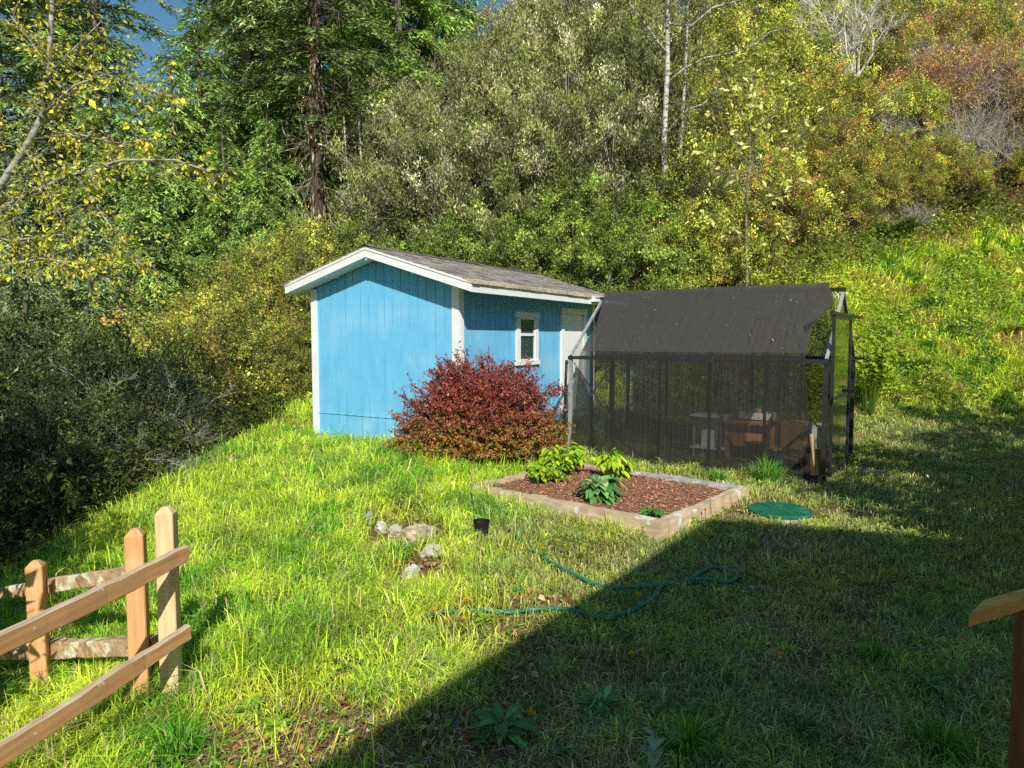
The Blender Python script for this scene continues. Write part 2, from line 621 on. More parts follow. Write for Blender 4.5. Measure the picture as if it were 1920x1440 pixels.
def loc2(x, y, o, u, b):
    dx, dy = x - o[0], y - o[1]
    return dx * u[0] + dy * u[1], dx * b[0] + dy * b[1]


def in_shed(x, y, m=0.0):
    s, t = loc2(x, y, SHED0, SU, SB)
    return (s > -m) & (s < 2.98 + m) & (t > -m) & (t < 4.44 + m)


def in_gh(x, y, m=0.0):
    s, t = loc2(x, y, GH0, GU, GB)
    return (s > -3.6 - m) & (s < 0 + m) & (t > -m) & (t < 2.02 + m)


def in_bed(x, y, m=0.0):
    s, t = loc2(x, y, BED0, BU, BV)
    return (s > -m) & (s < BW + m) & (t > -m) & (t < BL + m)


def blob(x, y, cx, cy, rx, ry, e=.35):
    d = np.sqrt(((x - cx) / rx) ** 2 + ((y - cy) / ry) ** 2) + (vnoise(x, y, .22, 31) - .5) * .7
    return 1 - sstep(1 - e, 1 + e, d)


def bare(x, y):
    """how much bare soil and dead litter shows (0..1)"""
    b = blob(x, y, -.75, 2.9, .95, .55)                       # foot of the picture, beside the shadow edge
    b = np.maximum(b, blob(x, y, -.35, 4.15, .75, .40) * .85)
    b = np.maximum(b, blob(x, y, -1.15, 3.35, .6, .35) * .8)
    b = np.maximum(b, blob(x, y, .05, 4.6, .5, .16) * .8)
    b = np.maximum(b, blob(x, y, -1.25, 6.75, .45, .55) * .7)   # by the rocks
    b = np.maximum(b, blob(x, y, -.72, 5.20, .34, .42) * 1.05)
    b = np.maximum(b, blob(x, y, -.98, 6.05, .50, .42) * 1.05)
    b = np.maximum(b, blob(x, y, .35, 5.6, .7, .5) * .45)
    b = np.maximum(b, sstep(.56, .66, fbm(x, y, .45, 133)) * .5 * sstep(-1.2, 0, x))
    b = np.maximum(b, blob(x, y, 3.42, 7.0, .32, .3) * .9)      # worn patch right of the lid
    b = np.maximum(b, blob(x, y, 2.7, 6.95, .55, .4) * .75)     # round the lid
    b = np.maximum(b, blob(x, y, -4.0, 9.9, .5, .5) * .6)
    b = np.maximum(b, blob(x, y, -1.75, 4.7, .4, .35) * .55)
    return b


gx = grid_axis(-9.0, 14.0, .11, -170, 170, 34)
gy = grid_axis(.5, 26.0, .11, -60, 260, 36)
GX, GY = np.meshgrid(gx, gy, indexing='ij')
GZ = H(GX, GY)
br = bare(GX, GY)
n1 = fbm(GX, GY, 1.1, 3)
n9 = fbm(GX, GY, .35, 13)
grn = np.stack([.13 + .12 * n1, .16 + .12 * n1, .035 + .03 * n1], -1)
soil = np.stack([.20 + .12 * n1, .115 + .06 * n1, .06 + .03 * n1], -1)
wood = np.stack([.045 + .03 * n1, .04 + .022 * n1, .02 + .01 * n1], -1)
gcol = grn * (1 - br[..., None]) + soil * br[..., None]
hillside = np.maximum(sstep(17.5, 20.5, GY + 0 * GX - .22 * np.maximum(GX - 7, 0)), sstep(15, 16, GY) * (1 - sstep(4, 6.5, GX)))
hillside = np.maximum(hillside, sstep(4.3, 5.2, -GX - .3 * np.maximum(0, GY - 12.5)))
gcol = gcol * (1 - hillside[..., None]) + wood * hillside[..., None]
a = Acc()
nx, ny = GX.shape
ii = (np.arange(nx - 1)[:, None] * ny + np.arange(ny - 1)[None, :])
F = np.stack([ii, ii + ny, ii + ny + 1, ii + 1], -1).reshape(-1, 4)
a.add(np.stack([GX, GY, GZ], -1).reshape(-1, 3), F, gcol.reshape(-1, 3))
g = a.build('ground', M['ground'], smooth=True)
tag(g, 'grassy yard rising into a wooded hillside', 'ground', kind='structure')

# ================================================================== SHED
shed = thing('garden_shed', 'blue wooden shed with white trim and shallow grey shingled gable roof', 'shed',
             (SHED0[0], SHED0[1], .18), math.radians(-32))
SW, SL = 2.98, 4.44
APEX, AS = 2.947, 1.48
slL, slR = .269, .3026
LE, RE = -.31, 3.415
FO, BO = -.29, 4.80


def roof_z(s):
    return APEX - (slL * (AS - s) if s < AS else slR * (s - AS))


def siding(acc, length, topf, place, pitch=.165, gw=.013, gd=.012, z0=0.0, off=.08):
    """grooved plywood siding: boards proud, grooves let in"""
    xs = [0.0]
    g0 = off
    edges = []
    while g0 < length:
        edges.append(g0)
        g0 += pitch
    cur = 0.0
    for e in edges + [length]:
        a0, a1 = cur, (e if e < length else length)
        strip(acc, a0, a1, 0, 0, topf, place, z0, 0)
        if e < length:
            strip(acc, a1, a1, 0, gd, topf, place, z0, 1)
            strip(acc, a1, a1 + gw, gd, gd, topf, place, z0, 1)
            strip(acc, a1 + gw, a1 + gw, gd, 0, topf, place, z0, 1)
            cur = a1 + gw


def strip(acc, x0, x1, d0, d1, topf, place, z0, mat):
    br_ = [x0, x1]
    if x0 < AS < x1 and topf is roof_top:
        br_ = [x0, AS, x1]
    for p, q in zip(br_[:-1], br_[1:]):
        v = [place(p, d0, z0), place(q, d1, z0), place(q, d1, topf(q)), place(p, d0, topf(p))]
        acc.add(v, [[0, 1, 2, 3]], (1, 1, 1), mat)


def roof_top(s):
    return roof_z(s) - .155


a = Acc()
siding(a, SW, roof_top, lambda s, d, z: (s, d, z))
a.build('gable_wall', [M['bluepaint'], M['bluegroove']], shed)
a = Acc()
siding(a, SL, lambda t: roof_z(SW) - .155, lambda t, d, z: (SW - d, t, z), off=.1)
a.build('side_wall', [M['bluepaint'], M['bluegroove']], shed)
a = Acc()
siding(a, SL, lambda t: roof_z(0) - .155, lambda t, d, z: (d, SL - t, z))
siding(a, SW, lambda s: roof_top(SW - s), lambda s, d, z: (SW - s, SL - d, z))
a.build('back_wall', [M['bluepaint'], M['bluegroove']], shed)
# lower patch board seam, bottom skirt
a = Acc()
bar(a, (.11, -.006, .372), (SW - .1, -.006, .372), .012, .012)
a.build('seam_batten', M['bluegroove'], shed)
a = Acc()
box(a, (SW / 2, -.004, -.05), (SW - .22, .03, .10))
box(a, (SW + .004, SL / 2, -.05), (.03, SL - .22, .10))
box(a, (-.004, SL / 2, -.05), (.03, SL - .22, .10))
a.build('foundation_skirt', M['whitepaint'], shed)
a = Acc()
for t in (.4, 2.2, 4.0):
    box(a, (SW / 2, t, -.16), (SW - .1, .12, .22))
a.build('skid_beam', M['timber'], shed)
for (s, t) in ((0, 0), (SW, 0), (SW, SL), (0, SL)):
    a = Acc()
    top = roof_z(s) - .16
    sx = 1 if s > 0 else -1
    sy = 1 if t > 0 else -1
    # two boards meeting on the corner
    box(a, (s - sx * .045, t + sy * .012, top / 2 - .05), (.13, .024, top + .1))
    box(a, (s + sx * .012, t - sy * .046, top / 2 - .05), (.024, .09, top + .1))
    a.build('corner_trim', M['whitepaint'], shed)

# roof deck and soffit
a = Acc()
for s0, s1 in ((LE + .02, AS), (AS, RE - .02)):
    z0, z1 = roof_z(s0) - .02, roof_z(s1) - .02
    v = [(s0, FO + .02, z0), (s1, FO + .02, z1), (s1, BO - .02, z1), (s0, BO - .02, z0)]
    a.add(v + [(x, y, z - .125) for x, y, z in v],
          [[0, 1, 2, 3], [7, 6, 5, 4], [0, 4, 5, 1], [2, 6, 7, 3], [1, 5, 6, 2], [3, 7, 4, 0]])
roof = a.build('roof_deck', M['whitepaint'], shed)
# shingle courses: overlapping sheets, each a little proud of the one below
a = Acc()
rs = np.random.default_rng(5)
for side in (0, 1):
    n = 14
    e0, e1 = (LE - .03, AS) if side == 0 else (RE + .03, AS)
    for k in range(n):
        s0 = e0 + (e1 - e0) * k / n
        s1 = e0 + (e1 - e0) * (k + 1.35) / n
        if (s1 - AS) * (1 if side == 0 else -1) > 0:
            s1 = AS
        y = FO - .025
        while y < BO + .02:
            w = rs.uniform(.15, .32)
            y1 = min(y + w - .004, BO + .025)
            jz = rs.uniform(.0, .006)
            z0, z1 = roof_z(s0) + .018 + jz, roof_z(s1) + .006
            js = rs.uniform(-.012, .012) * (1 if k else .6)
            c = np.array([1, 1, 1]) * rs.uniform(.62, 1.35) * (np.array([1.08, 1.0, .9]) if rs.random() < .3 else 1)
            if k == 0 and side == 1:
                c = np.array([1.9, 1.75, 1.35]) * rs.uniform(.8, 1.15)
            v = [(s0 + js, y, z0), (s0 + js, y1, z0), (s1, y1, z1), (s1, y, z1)]
            lo = .012 if k else .05
            a.add(v + [(s0 + js, y, z0 - lo), (s0 + js, y1, z0 - lo), (s1, y1, z1 - .01), (s1, y, z1 - .01)],
                  [[0, 1, 2, 3] if side == 1 else [3, 2, 1, 0], [0, 4, 5, 1], [0, 3, 7, 4], [1, 5, 6, 2]], c)
            y += w
# ridge caps
y = FO - .03
while y < BO:
    y1 = y + .17
    h = .030 + rs.uniform(0, .006)
    z = roof_z(AS)
    c = np.array([1, 1, 1]) * rs.uniform(.7, 1.3)
    a.add([(AS - .14, y, z - .14 * slL + h), (AS, y, z + h + .004), (AS + .14, y, z - .14 * slR + h),
           (AS - .14, y1, z - .14 * slL + h - .008), (AS, y1, z + h - .004), (AS + .14, y1, z - .14 * slR + h - .008)],
          [[0, 1, 4, 3], [1, 2, 5, 4]], c)
    y += .15
a.build('shingle_roof', M['shingle'], shed)
# fascia boards
def rake(y, sa, sb):
    a = Acc()
    za, zb = roof_z(sa), roof_z(sb)
    t = .022
    v = []
    for yy in (y - t / 2, y + t / 2):
        v += [(sa, yy, za - .148), (sb, yy, zb - .148), (sb, yy, zb + .004), (sa, yy, za + .004)]
    a.add(v, [[0, 1, 2, 3], [7, 6, 5, 4], [0, 4, 5, 1], [3, 2, 6, 7], [1, 5, 6, 2], [0, 3, 7, 4]])
    # drip strip above
    v2 = []
    for yy in (y - t, y - t / 2 - .0005):
        v2 += [(sa, yy, za - .035), (sb, yy, zb - .035), (sb, yy, zb + .006), (sa, yy, za + .006)]
    if y < 0:
        a.add(v2, [[0, 1, 2, 3], [7, 6, 5, 4], [0, 4, 5, 1], [3, 2, 6, 7], [1, 5, 6, 2], [0, 3, 7, 4]])
    a.build('fascia_board', M['whitepaint'], shed)
rake(FO, LE, AS - .001)
rake(FO, AS + .001, RE)
rake(BO, LE, AS - .001)
rake(BO, AS + .001, RE)
for s in (LE, RE):
    a = Acc()
    sg = 1 if s > 0 else -1
    box(a, (s - sg * .011, (FO + BO) / 2, roof_z(s) - .075), (.022, BO - FO - .024, .148))
    a.build('fascia_board', M['whitepaint'], shed)
# lookouts under the gable overhang
for s in (.62, AS, 2.36):
    a = Acc()
    z = roof_z(s) - .145 - (.02 if s == AS else 0)
    box(a, (s, FO / 2, z + .012), (.04, -FO - .02, .07))
    a.build('lookout', M['whitepaint'], shed)
# short gutter at the back end of the eave
a = Acc()
bar(a, (RE + .05, 3.4, roof_z(RE) - .07), (RE + .05, BO + .12, roof_z(RE) - .08), .09, .07)
bar(a, (RE + .06, 3.4, roof_z(RE) - .022), (RE + .06, BO + .12, roof_z(RE) - .032), .11, .015)
a.build('gutter', M['whitepaint'], shed)

# window on the side wall
win = Acc()
X = SW
y0, y1, zb, zt = 1.53, 2.23, 1.22, 2.02
tw = .10
box(win, (X + .016, (y0 + y1) / 2, zt - .045), (.036, y1 - y0 + .07, .10))
box(win, (X + .014, y0 + tw / 2, (zb + zt - .1) / 2), (.03, tw, zt - .1 - zb))
box(win, (X + .014, y1 - tw / 2, (zb + zt - .1) / 2), (.03, tw, zt - .1 - zb))
box(win, (X + .018, (y0 + y1) / 2, zb - .03), (.05, y1 - y0 + .06, .07))
w = win.build('window', M['whitepaint'], shed)
a = Acc()
iy0, iy1, iz0, iz1 = y0 + tw, y1 - tw, zb + .005, zt - .095
for p, q in (((iy0 + .015, iz0), (iy0 + .015, iz1)), ((iy1 - .015, iz0), (iy1 - .015, iz1))):
    bar(a, (X + .006, p[0], p[1]), (X + .006, q[0], q[1]), .03, .03, up=(1, 0, 0))
for zz, hh in ((iz0 + .015, .03), (1.655, .045), (iz1 - .012, .024)):
    box(a, (X + .008, (iy0 + iy1) / 2, zz), (.034, iy1 - iy0 - .06, hh))
a.build('sash', M['whitepaint'], w)
for z0_, z1_ in ((iz0 + .03, 1.632), (1.678, iz1 - .024)):
    a = Acc()
    a.add([(X + .003, iy0 + .03, z0_), (X + .003, iy1 - .03, z0_), (X + .003, iy1 - .03, z1_), (X + .003, iy0 + .03, z1_)],
          [[0, 1, 2, 3]])
    a.build('pane', M['windowglass'], w)
a = Acc()      # dark sheet standing in for the unlit room behind the glass
a.add([(X - .012, iy0, iz0), (X - .012, iy1, iz0), (X - .012, iy1, iz1), (X - .012, iy0, iz1)], [[0, 1, 2, 3]])
a.build('dark_room_sheet', surface('dark_room_tone', (.10, .095, .085), (.05, .05, .045), scale=4, rough=.9), w)

# door
d = Acc()
dy0, dy1, dz0, dz1 = 3.155, 3.955, .26, 2.04
box(d, (X + .003, (dy0 + dy1) / 2, (dz0 + dz1) / 2), (.02, dy1 - dy0 - .012, dz1 - dz0))
door = d.build('door', M['whitepaint'], shed)
a = Acc()
box(a, (X + .022, dy0 - .05, (dz0 + dz1) / 2), (.042, .1, dz1 - dz0))
box(a, (X + .022, dy1 + .05, (dz0 + dz1) / 2), (.042, .1, dz1 - dz0))
box(a, (X + .024, (dy0 + dy1) / 2, dz1 + .05), (.048, dy1 - dy0 + .22, .1))
a.build('door_frame', M['whitepaint'], door)
a = Acc()
tube(a, [(X + .015, dy0 + .07, 1.15), (X + .06, dy0 + .07, 1.15)], .022, 10)
tube(a, [(X + .055, dy0 + .07, 1.15), (X + .075, dy0 + .07, 1.15)], .03, 10)
a.build('door_handle', M['greymetal'], door)
a = Acc()
box(a, (X + .2, (dy0 + dy1) / 2, .17), (.34, 1.0, .10))
a.build('door_step', M['timber'], shed)

# ================================================================== GREENHOUSE
gh = thing('greenhouse', 'small dark framed greenhouse with clear panes and a sliding door', 'greenhouse',
           (GH0[0], GH0[1], .0), math.radians(-35))
GL, GW, EV, RG = 3.6, 2.02, 1.48, 2.42
xs_post = [0, -.72, -1.44, -2.16, -2.88, -3.6]
pw = .038


def gpart(name, fn, mat='metal', parent=None):
    a = Acc()
    fn(a)
    return a.build(name, M[mat], parent or gh)


def brd(p, q, w=pw, h=pw, up=(0, 0, 1)):
    return lambda a: bar(a, p, q, w, h, up=up)


for yy in (.0, GW):
    gpart('base_rail', brd((0.0, yy, .03), (-GL, yy, .03), .05, .07))
    gpart('eave_rail', brd((.02, yy, EV), (-GL - .03, yy, EV), .07, .05))
for xx in (0, -GL):
    gpart('base_rail', brd((xx, .03, .031), (xx, GW - .03, .031), .045, .066))
gpart('ridge_beam', brd((.03, GW / 2, RG), (-GL - .02, GW / 2, RG), .06, .055))
for i, xx in enumerate(xs_post):
    for yy in (.0, GW):
        end = i in (0, 5)
        gpart('post', brd((xx, yy, .065), (xx, yy, EV - .025), .05 if end else pw, .05 if end else .03, up=(1, 0, 0)),
              'greymetal' if (i == 5 and yy == 0) else 'metal')
    for yy in (.0, GW):
        gpart('rafter', brd((xx, yy, EV + .03), (xx, GW / 2, RG - .03), pw, .03),
              'greymetal' if i in (0, 5) else 'metal')
# end frames: studs either side of the door and gable cross bar
for xx in (-GL,):
    for yy in (GW * .33, GW * .67):
        gpart('end_post', brd((xx, yy, .065), (xx, yy, EV + (.6 if 1 else 0)), pw, pw, up=(1, 0, 0)))
    gpart('gable_bar', brd((xx, .03, EV), (xx, GW - .03, EV), pw, pw))
for yy in (.60, 1.38):
    gpart('end_post', brd((0, yy, .065), (0, yy, 2.0), pw, pw, up=(1, 0, 0)))
gpart('gable_bar', brd((0, .03, EV), (0, .58, EV), pw, pw))
gpart('gable_bar', brd((0, 1.4, EV), (0, GW - .03, EV), pw, pw))
# cross braces seen through the cloth (front and back walls)
for yy, sgn in ((.03, 1), (GW - .03, -1)):
    gpart('brace', brd((-3.56, yy, 1.40), (-2.9, yy, .55), .022, .012, up=(0, 1, 0)), 'greymetal')
    gpart('brace', brd((-2.9, yy + .014 * sgn, 1.40), (-3.56, yy + .014 * sgn, .55), .022, .012, up=(0, 1, 0)), 'greymetal')
gpart('brace', brd((-.70, .03, 1.42), (-.04, .03, .62), .022, .012, up=(0, 1, 0)))


def quad_panel(name, pts, mat='glass'):
    if name == 'wall_pane' and pts[0][1] < 1 or name == 'roof_pane':
        mat = 'clearglass'
    if name == 'end_pane' and pts[0][0] < -1:
        mat = 'clearglass'
    a = Acc()
    a.add(pts, [[0, 1, 2, 3]] if len(pts) == 4 else [list(range(len(pts)))])
    return a.build(name, M[mat], gh)


for i in range(5):
    x0, x1 = xs_post[i] - .02, xs_post[i + 1] + .02
    for yy in (.004, GW - .004):
        quad_panel('wall_pane', [(x1, yy, .07), (x0, yy, .07), (x0, yy, EV - .03), (x1, yy, EV - .03)])
    for yy in (.0, GW):
        quad_panel('roof_pane', [(x1, yy + (.02 if yy == 0 else -.02), EV + .045), (x0, yy + (.02 if yy == 0 else -.02), EV + .045),
                                 (x0, GW / 2 + (-.02 if yy == 0 else .02), RG - .005), (x1, GW / 2 + (-.02 if yy == 0 else .02), RG - .005)])


def gable_top(y):
    return EV + (RG - EV) * (1 - abs(y - GW / 2) / (GW / 2)) - .03


for xx in (-GL + .003,):
    ys_ = [.03, GW * .33, GW / 2, GW * .67, GW - .03]
    for p, q in zip(ys_[:-1], ys_[1:]):
        quad_panel('end_pane', [(xx, p, .07), (xx, q, .07), (xx, q, gable_top(q)), (xx, p, gable_top(p))])
for p, q in ((.03, .58), (1.40, GW - .03)):
    quad_panel('end_pane', [(-.003, p, .07), (-.003, q, .07), (-.003, q, gable_top(q)), (-.003, p, gable_top(p))])
quad_panel('end_pane', [(-.003, .62, 2.07), (-.003, 1.36, 2.07), (-.003, 1.36, gable_top(1.36)), (-.003, GW / 2, RG - .04),
                        (-.003, .62, gable_top(.62))])
# sliding door hung outside the end wall
D0, D1, DX, DZ = .10, 1.30, .055, 2.03
a = Acc()
bar(a, (DX, D0, .10), (DX, D0, DZ), .05, .035, up=(1, 0, 0))
bar(a, (DX, D1, .10), (DX, D1, DZ), .05, .035, up=(1, 0, 0))
for z_ in (.10, 1.02, DZ):
    bar(a, (DX, D0 + .02, z_), (DX, D1 - .02, z_), .03, .04)
gdoor = a.build('sliding_door', M['metal'], gh)
for z0_, z1_ in ((.12, 1.0), (1.04, DZ - .02)):
    a = Acc()
    a.add([(DX + .002, D0 + .025, z0_), (DX + .002, D1 - .025, z0_), (DX + .002, D1 - .025, z1_), (DX + .002, D0 + .025, z1_)],
          [[0, 1, 2, 3]])
    a.build('door_pane', M['glass'], gdoor)
a = Acc()
box(a, (DX + .05, D1 - .02, 1.05), (.06, .03, .05))
bar(a, (DX + .05, D1 - .02, 1.10), (DX + .11, D1 + .05, 1.10), .02, .02)
a.build('door_handle', M['metal'], gdoor)
gpart('door_track', brd((.05, -.02, DZ + .045), (.05, GW + .05, DZ + .045), .05, .04))
gpart('gutter_end', brd((.02, GW + .02, EV), (.12, GW + .10, EV), .05, .03))

# shade cloth draped over the front roof slope and the front wall
a = Acc()
nu, nv = 120, 42
rsn = np.random.default_rng(8)
def edge_r(v):   # v 0 = ground, 1 = eave, 2 = ridge
    return np.interp(v, [0, .5, 1, 1.25, 1.42, 1.5, 1.75, 1.86, 2.0, 2.05],
                     [-.06, -.16, -.235, -.235, -.25, -.20, -.055, -.10, -.17, -.18])
def edge_l(v):
    return np.interp(v, [0, .5, 1, 1.5, 2.05], [-3.53, -3.47, -3.42, -3.40, -3.55])
V_ = np.linspace(.0, 2.05, nv)
U_ = np.linspace(0, 1, nu)
VV, UU = np.meshgrid(V_, U_, indexing='ij')
XX = edge_l(VV) * (1 - UU) + edge_r(VV) * UU
flare = .10 * (1 - np.clip(VV, 0, 1)) ** 2
wr = (fbm(XX, VV, .9, 21) - .5) * .022 * np.clip(1 - np.abs(VV - 1) * .2, .3, 1)
sag = .004 * np.sin((XX / .72) * 2 * PI)
YY = np.where(VV <= 1, -.045 - flare, (VV - 1) * GW / 2 - .03)
ZZ = np.where(VV <= 1, .01 + VV * (EV + .02), EV + .045 + (VV - 1) * (RG - EV))
YY = YY - wr - .01
ZZ = ZZ + np.where(VV > 1, wr * .9 + sag * (VV - 1) * (2.05 - VV) * 2 + .012, 0)
k = (np.arange(nv - 1)[:, None] * nu + np.arange(nu - 1)[None, :])
F = np.stack([k, k + 1, k + nu + 1, k + nu], -1).reshape(-1, 4)
a.add(np.stack([XX, YY, ZZ], -1).reshape(-1, 3), F[:21 * (nu - 1)])
a.f.append((F[21 * (nu - 1):], 1))
# the same cloth carried over the ridge and down the rear slope
nu2, nv2 = 60, 25
V2, U2 = np.meshgrid(np.linspace(0, 2, nv2), np.linspace(0, 1, nu2), indexing='ij')
X2 = -3.55 * (1 - U2) + (-.18 + .05 * V2) * U2
w2_ = (fbm(X2, V2, .5, 22) - .5) * .03
Y2 = np.where(V2 <= 1, GW / 2 + .025 + V2 * (GW / 2 + .02), GW + .045 + .05 * (V2 - 1)) + w2_ * (V2 > 1)
Z2 = np.where(V2 <= 1, RG + .067 - V2 * (RG + .047 - EV), (EV + .02) - (V2 - 1) * (EV - .25)) + w2_ * np.clip(V2, 0, 1) * (V2 <= 1)
k2 = (np.arange(nv2 - 1)[:, None] * nu2 + np.arange(nu2 - 1)[None, :])
a.add(np.stack([X2, Y2, Z2], -1).reshape(-1, 3), np.stack([k2, k2 + 1, k2 + nu2 + 1, k2 + nu2], -1).reshape(-1, 4), mat=0)
# folded back corner flap beside the torn edge
fl = lambda x, v, h: (x, (v - 1) * GW / 2 - .03 - h * .6, EV + .045 + (v - 1) * (RG - EV) + h)
a.add([fl(-.255, 1.40, .03), fl(-.19, 1.52, .03), fl(-.33, 1.40, .05), fl(-.29, 1.31, .045)], [[0, 1, 2, 3]])
cloth = a.build('shade_cloth', [M['cloth'], M['roofcloth']], smooth=True)
cloth.location = gh.location
cloth.rotation_euler = gh.rotation_euler
tag(cloth, 'dusty black shade cloth draped over the greenhouse roof and front', 'shade cloth')
a = Acc()
rl_ = np.random.default_rng(12)
n_ = 34
xx_ = rl_.uniform(-3.3, -.35, n_)
vv_ = rl_.uniform(1.02, 1.95, n_) ** 1.0
zz_ = EV + .045 + (vv_ - 1) * (RG - EV) + .035
yy_ = (vv_ - 1) * GW / 2 - .055
leaves(a, np.stack([xx_, yy_, zz_], -1), rl_.normal(0, 1, (n_, 3)) * np.array([1, .4, .4]), np.tile([0, -.68, .73], (n_, 1)), rl_.uniform(.015, .06, n_), .12,
       np.tile([.62, .55, .42], (n_, 1)) * rl_.uniform(.5, 1.1, (n_, 1)), .05)
a.build('caught_needles', M['leaf'], cloth)
a = Acc()
tie = lambda p, q: tube(a, [p, q], .004, 5)
pr = lambda x, v, h=.05: (x, (v - 1) * GW / 2 - .03 - h * .5, EV + .06 + (v - 1) * (RG - EV) + h)
tie(pr(-.06, 1.76), pr(-.02, 1.80))
tie(pr(-.02, 1.80), pr(-.005, 1.73))
tie(pr(-.02, 1.80), pr(-.07, 1.84))
cord = a.build('tie_cord', M['white'], cloth)

# black hose at the left corner of the greenhouse
a = Acc()
p = np.array([(-3.66, -.02, 1.44), (-3.67, -.03, 1.1), (-3.675, -.035, .8), (-3.68, -.05, .55), (-3.70, -.08, .36),
              (-3.75, -.13, .2), (-3.81, -.18, .09), (-3.88, -.24, .03)])
tube(a, p, .022, 8)
bh = a.build('drain_hose', M['blackplastic'], smooth=True)
bh.location = gh.location
bh.rotation_euler = gh.rotation_euler
tag(bh, 'black drain hose hanging down the left corner of the greenhouse', 'hose')

# ---- things standing inside the greenhouse
def ghp(x, y, z=0):
    w = GH0 + x * GU + y * GB
    return (w[0], w[1], z)


RG35 = math.radians(-35)
t = thing('potting_bench', 'low potting bench with brown board sides in the greenhouse', 'bench', ghp(-1.0, 1.2, .0), RG35)
a = Acc()
box(a, (0, 0, .56), (1.1, .5, .04))
a.build('bench_top', M['cardboard'], t)
a = Acc()
box(a, (0, -.235, .37), (1.06, .02, .33))
a.build('front_board', M['cardboard'], t)
for sx in (-.5, .5):
    for sy in (-.2, .2):
        a = Acc()
        box(a, (sx, sy, .27), (.05, .05, .54))
        a.build('leg', M['cardboard'], t)
def foam(name, label, x, y, z, sx, sy, sz, m='white', cat='tray', rz=RG35):
    a = Acc()
    box(a, (0, 0, sz / 2), (sx, sy, sz))
    n = a.n
    # raised rim
    for (cx, cy, wx, wy) in ((0, sy / 2 - .012, sx, .024), (0, -sy / 2 + .012, sx, .024),
                             (sx / 2 - .012, 0, .024, sy - .05), (-sx / 2 + .012, 0, .024, sy - .05)):
        box(a, (cx, cy, sz + .012), (wx, wy, .024))
    o = a.build(name, M[m])
    o.location = ghp(x, y, z)
    o.rotation_euler = (0, 0, rz)
    return tag(o, label, cat)


foam('seed_tray', 'white foam tray on the bench, under the small potted seedling', -1.12, 1.15, .60, .46, .3, .07)
foam('foam_box', 'white foam box standing left of the bench in the greenhouse', -1.75, 1.1, .16, .26, .3, .36, cat='box')
foam('foam_sheet', 'flat white foam lid lying over the foam box in the greenhouse', -1.78, 1.05, .56, .5, .34, .05, cat='lid')
a = Acc()
for z_ in (.06, .54):
    for sx in (-.2, .2):
        bar(a, (sx, -.14, .0), (sx, -.14, .55), .03, .03, up=(1, 0, 0))
box(a, (0, 0, .537), (.5, .32, .03))
box(a, (0, 0, .14), (.5, .32, .03))
sh = a.build('plant_stand', M['white'])
sh.location = ghp(-1.78, 1.05, 0)
sh.rotation_euler = (0, 0, RG35)
tag(sh, 'white plant stand carrying foam pieces left of the bench', 'stand')


def pot(label, x, y, r, h):
    t = thing('plant_pot', label, 'pot', ghp(x, y, .02))
    a = Acc()
    P = np.array([[0, 0, 0], [0, 0, h * .92], [0, 0, h * .93], [0, 0, h]])
    tube(a, P, np.array([r * .72, r, r * 1.08, r * 1.08]), 16)
    a.build('pot_wall', M['blackplastic'], t)
    a = Acc()
    tube(a, [(0, 0, h + .001), (0, 0, h + .012)], [r * .9, r * .85], 12)
    a.build('soil', M['mulch'], t)
    return t


pot('larger black nursery pot in front of the brown bench', -1.0, .62, .13, .30)
pot('smaller black nursery pot right of the larger one, before the bench', -.72, .58, .11, .24)
t = thing('potted_seedling', 'small green seedling on the white foam tray in the greenhouse', 'plant', ghp(-1.1, 1.12, .695))
a = Acc()
tube(a, [(0, 0, 0), (0, 0, .06)], [.04, .05], 10)
a.build('seedling_pot', M['cardboard'], t)
a = Acc()
n = 60
P = rnd(n, .05) + np.array([0, 0, .13])
leaves(a, P, rnd(n) + np.array([0, 0, .6]), rnd(n) + np.array([0, 0, 1.]), .06, .6, pick([(.05, .30, .08, 1)], n))
a.build('seedling_leaves', M['plainleaf'], t)
foam('storage_bin', 'clear grey plastic bin by the right corner of the greenhouse', -.13, .40, .36, .22, .3, .28, 'whiteplastic', 'bin')
a = Acc()
box(a, (0, 0, .17), (.3, .32, .34))
o = a.build('wooden_crate', M['cardboard'])
o.location = ghp(-.16, .42, .02)
o.rotation_euler = (0, 0, RG35)
tag(o, 'wooden crate under the clear plastic bin in the greenhouse', 'crate')
a = Acc()
bar(a, (0, 0, 0), (-.09, .03, .53), .05, .02, up=(0, 1, 0))
o = a.build('wooden_stake', M['palecedar'])
o.location = ghp(-.08, .07, .04)
o.rotation_euler = (0, 0, RG35)
tag(o, 'wooden stake leaning inside the right front corner of the greenhouse', 'stake')

# ================================================================== RAISED BED
ang = math.atan2(BU[1], BU[0])
bedz = float(H(*(BED0 + BU * .9 + BV * 1.2)))
bed = thing('raised_bed', 'weathered timber raised bed filled with bark mulch in front of the greenhouse', 'garden bed',
            (BED0[0], BED0[1], .0), ang)
TW, TH = .13, .20
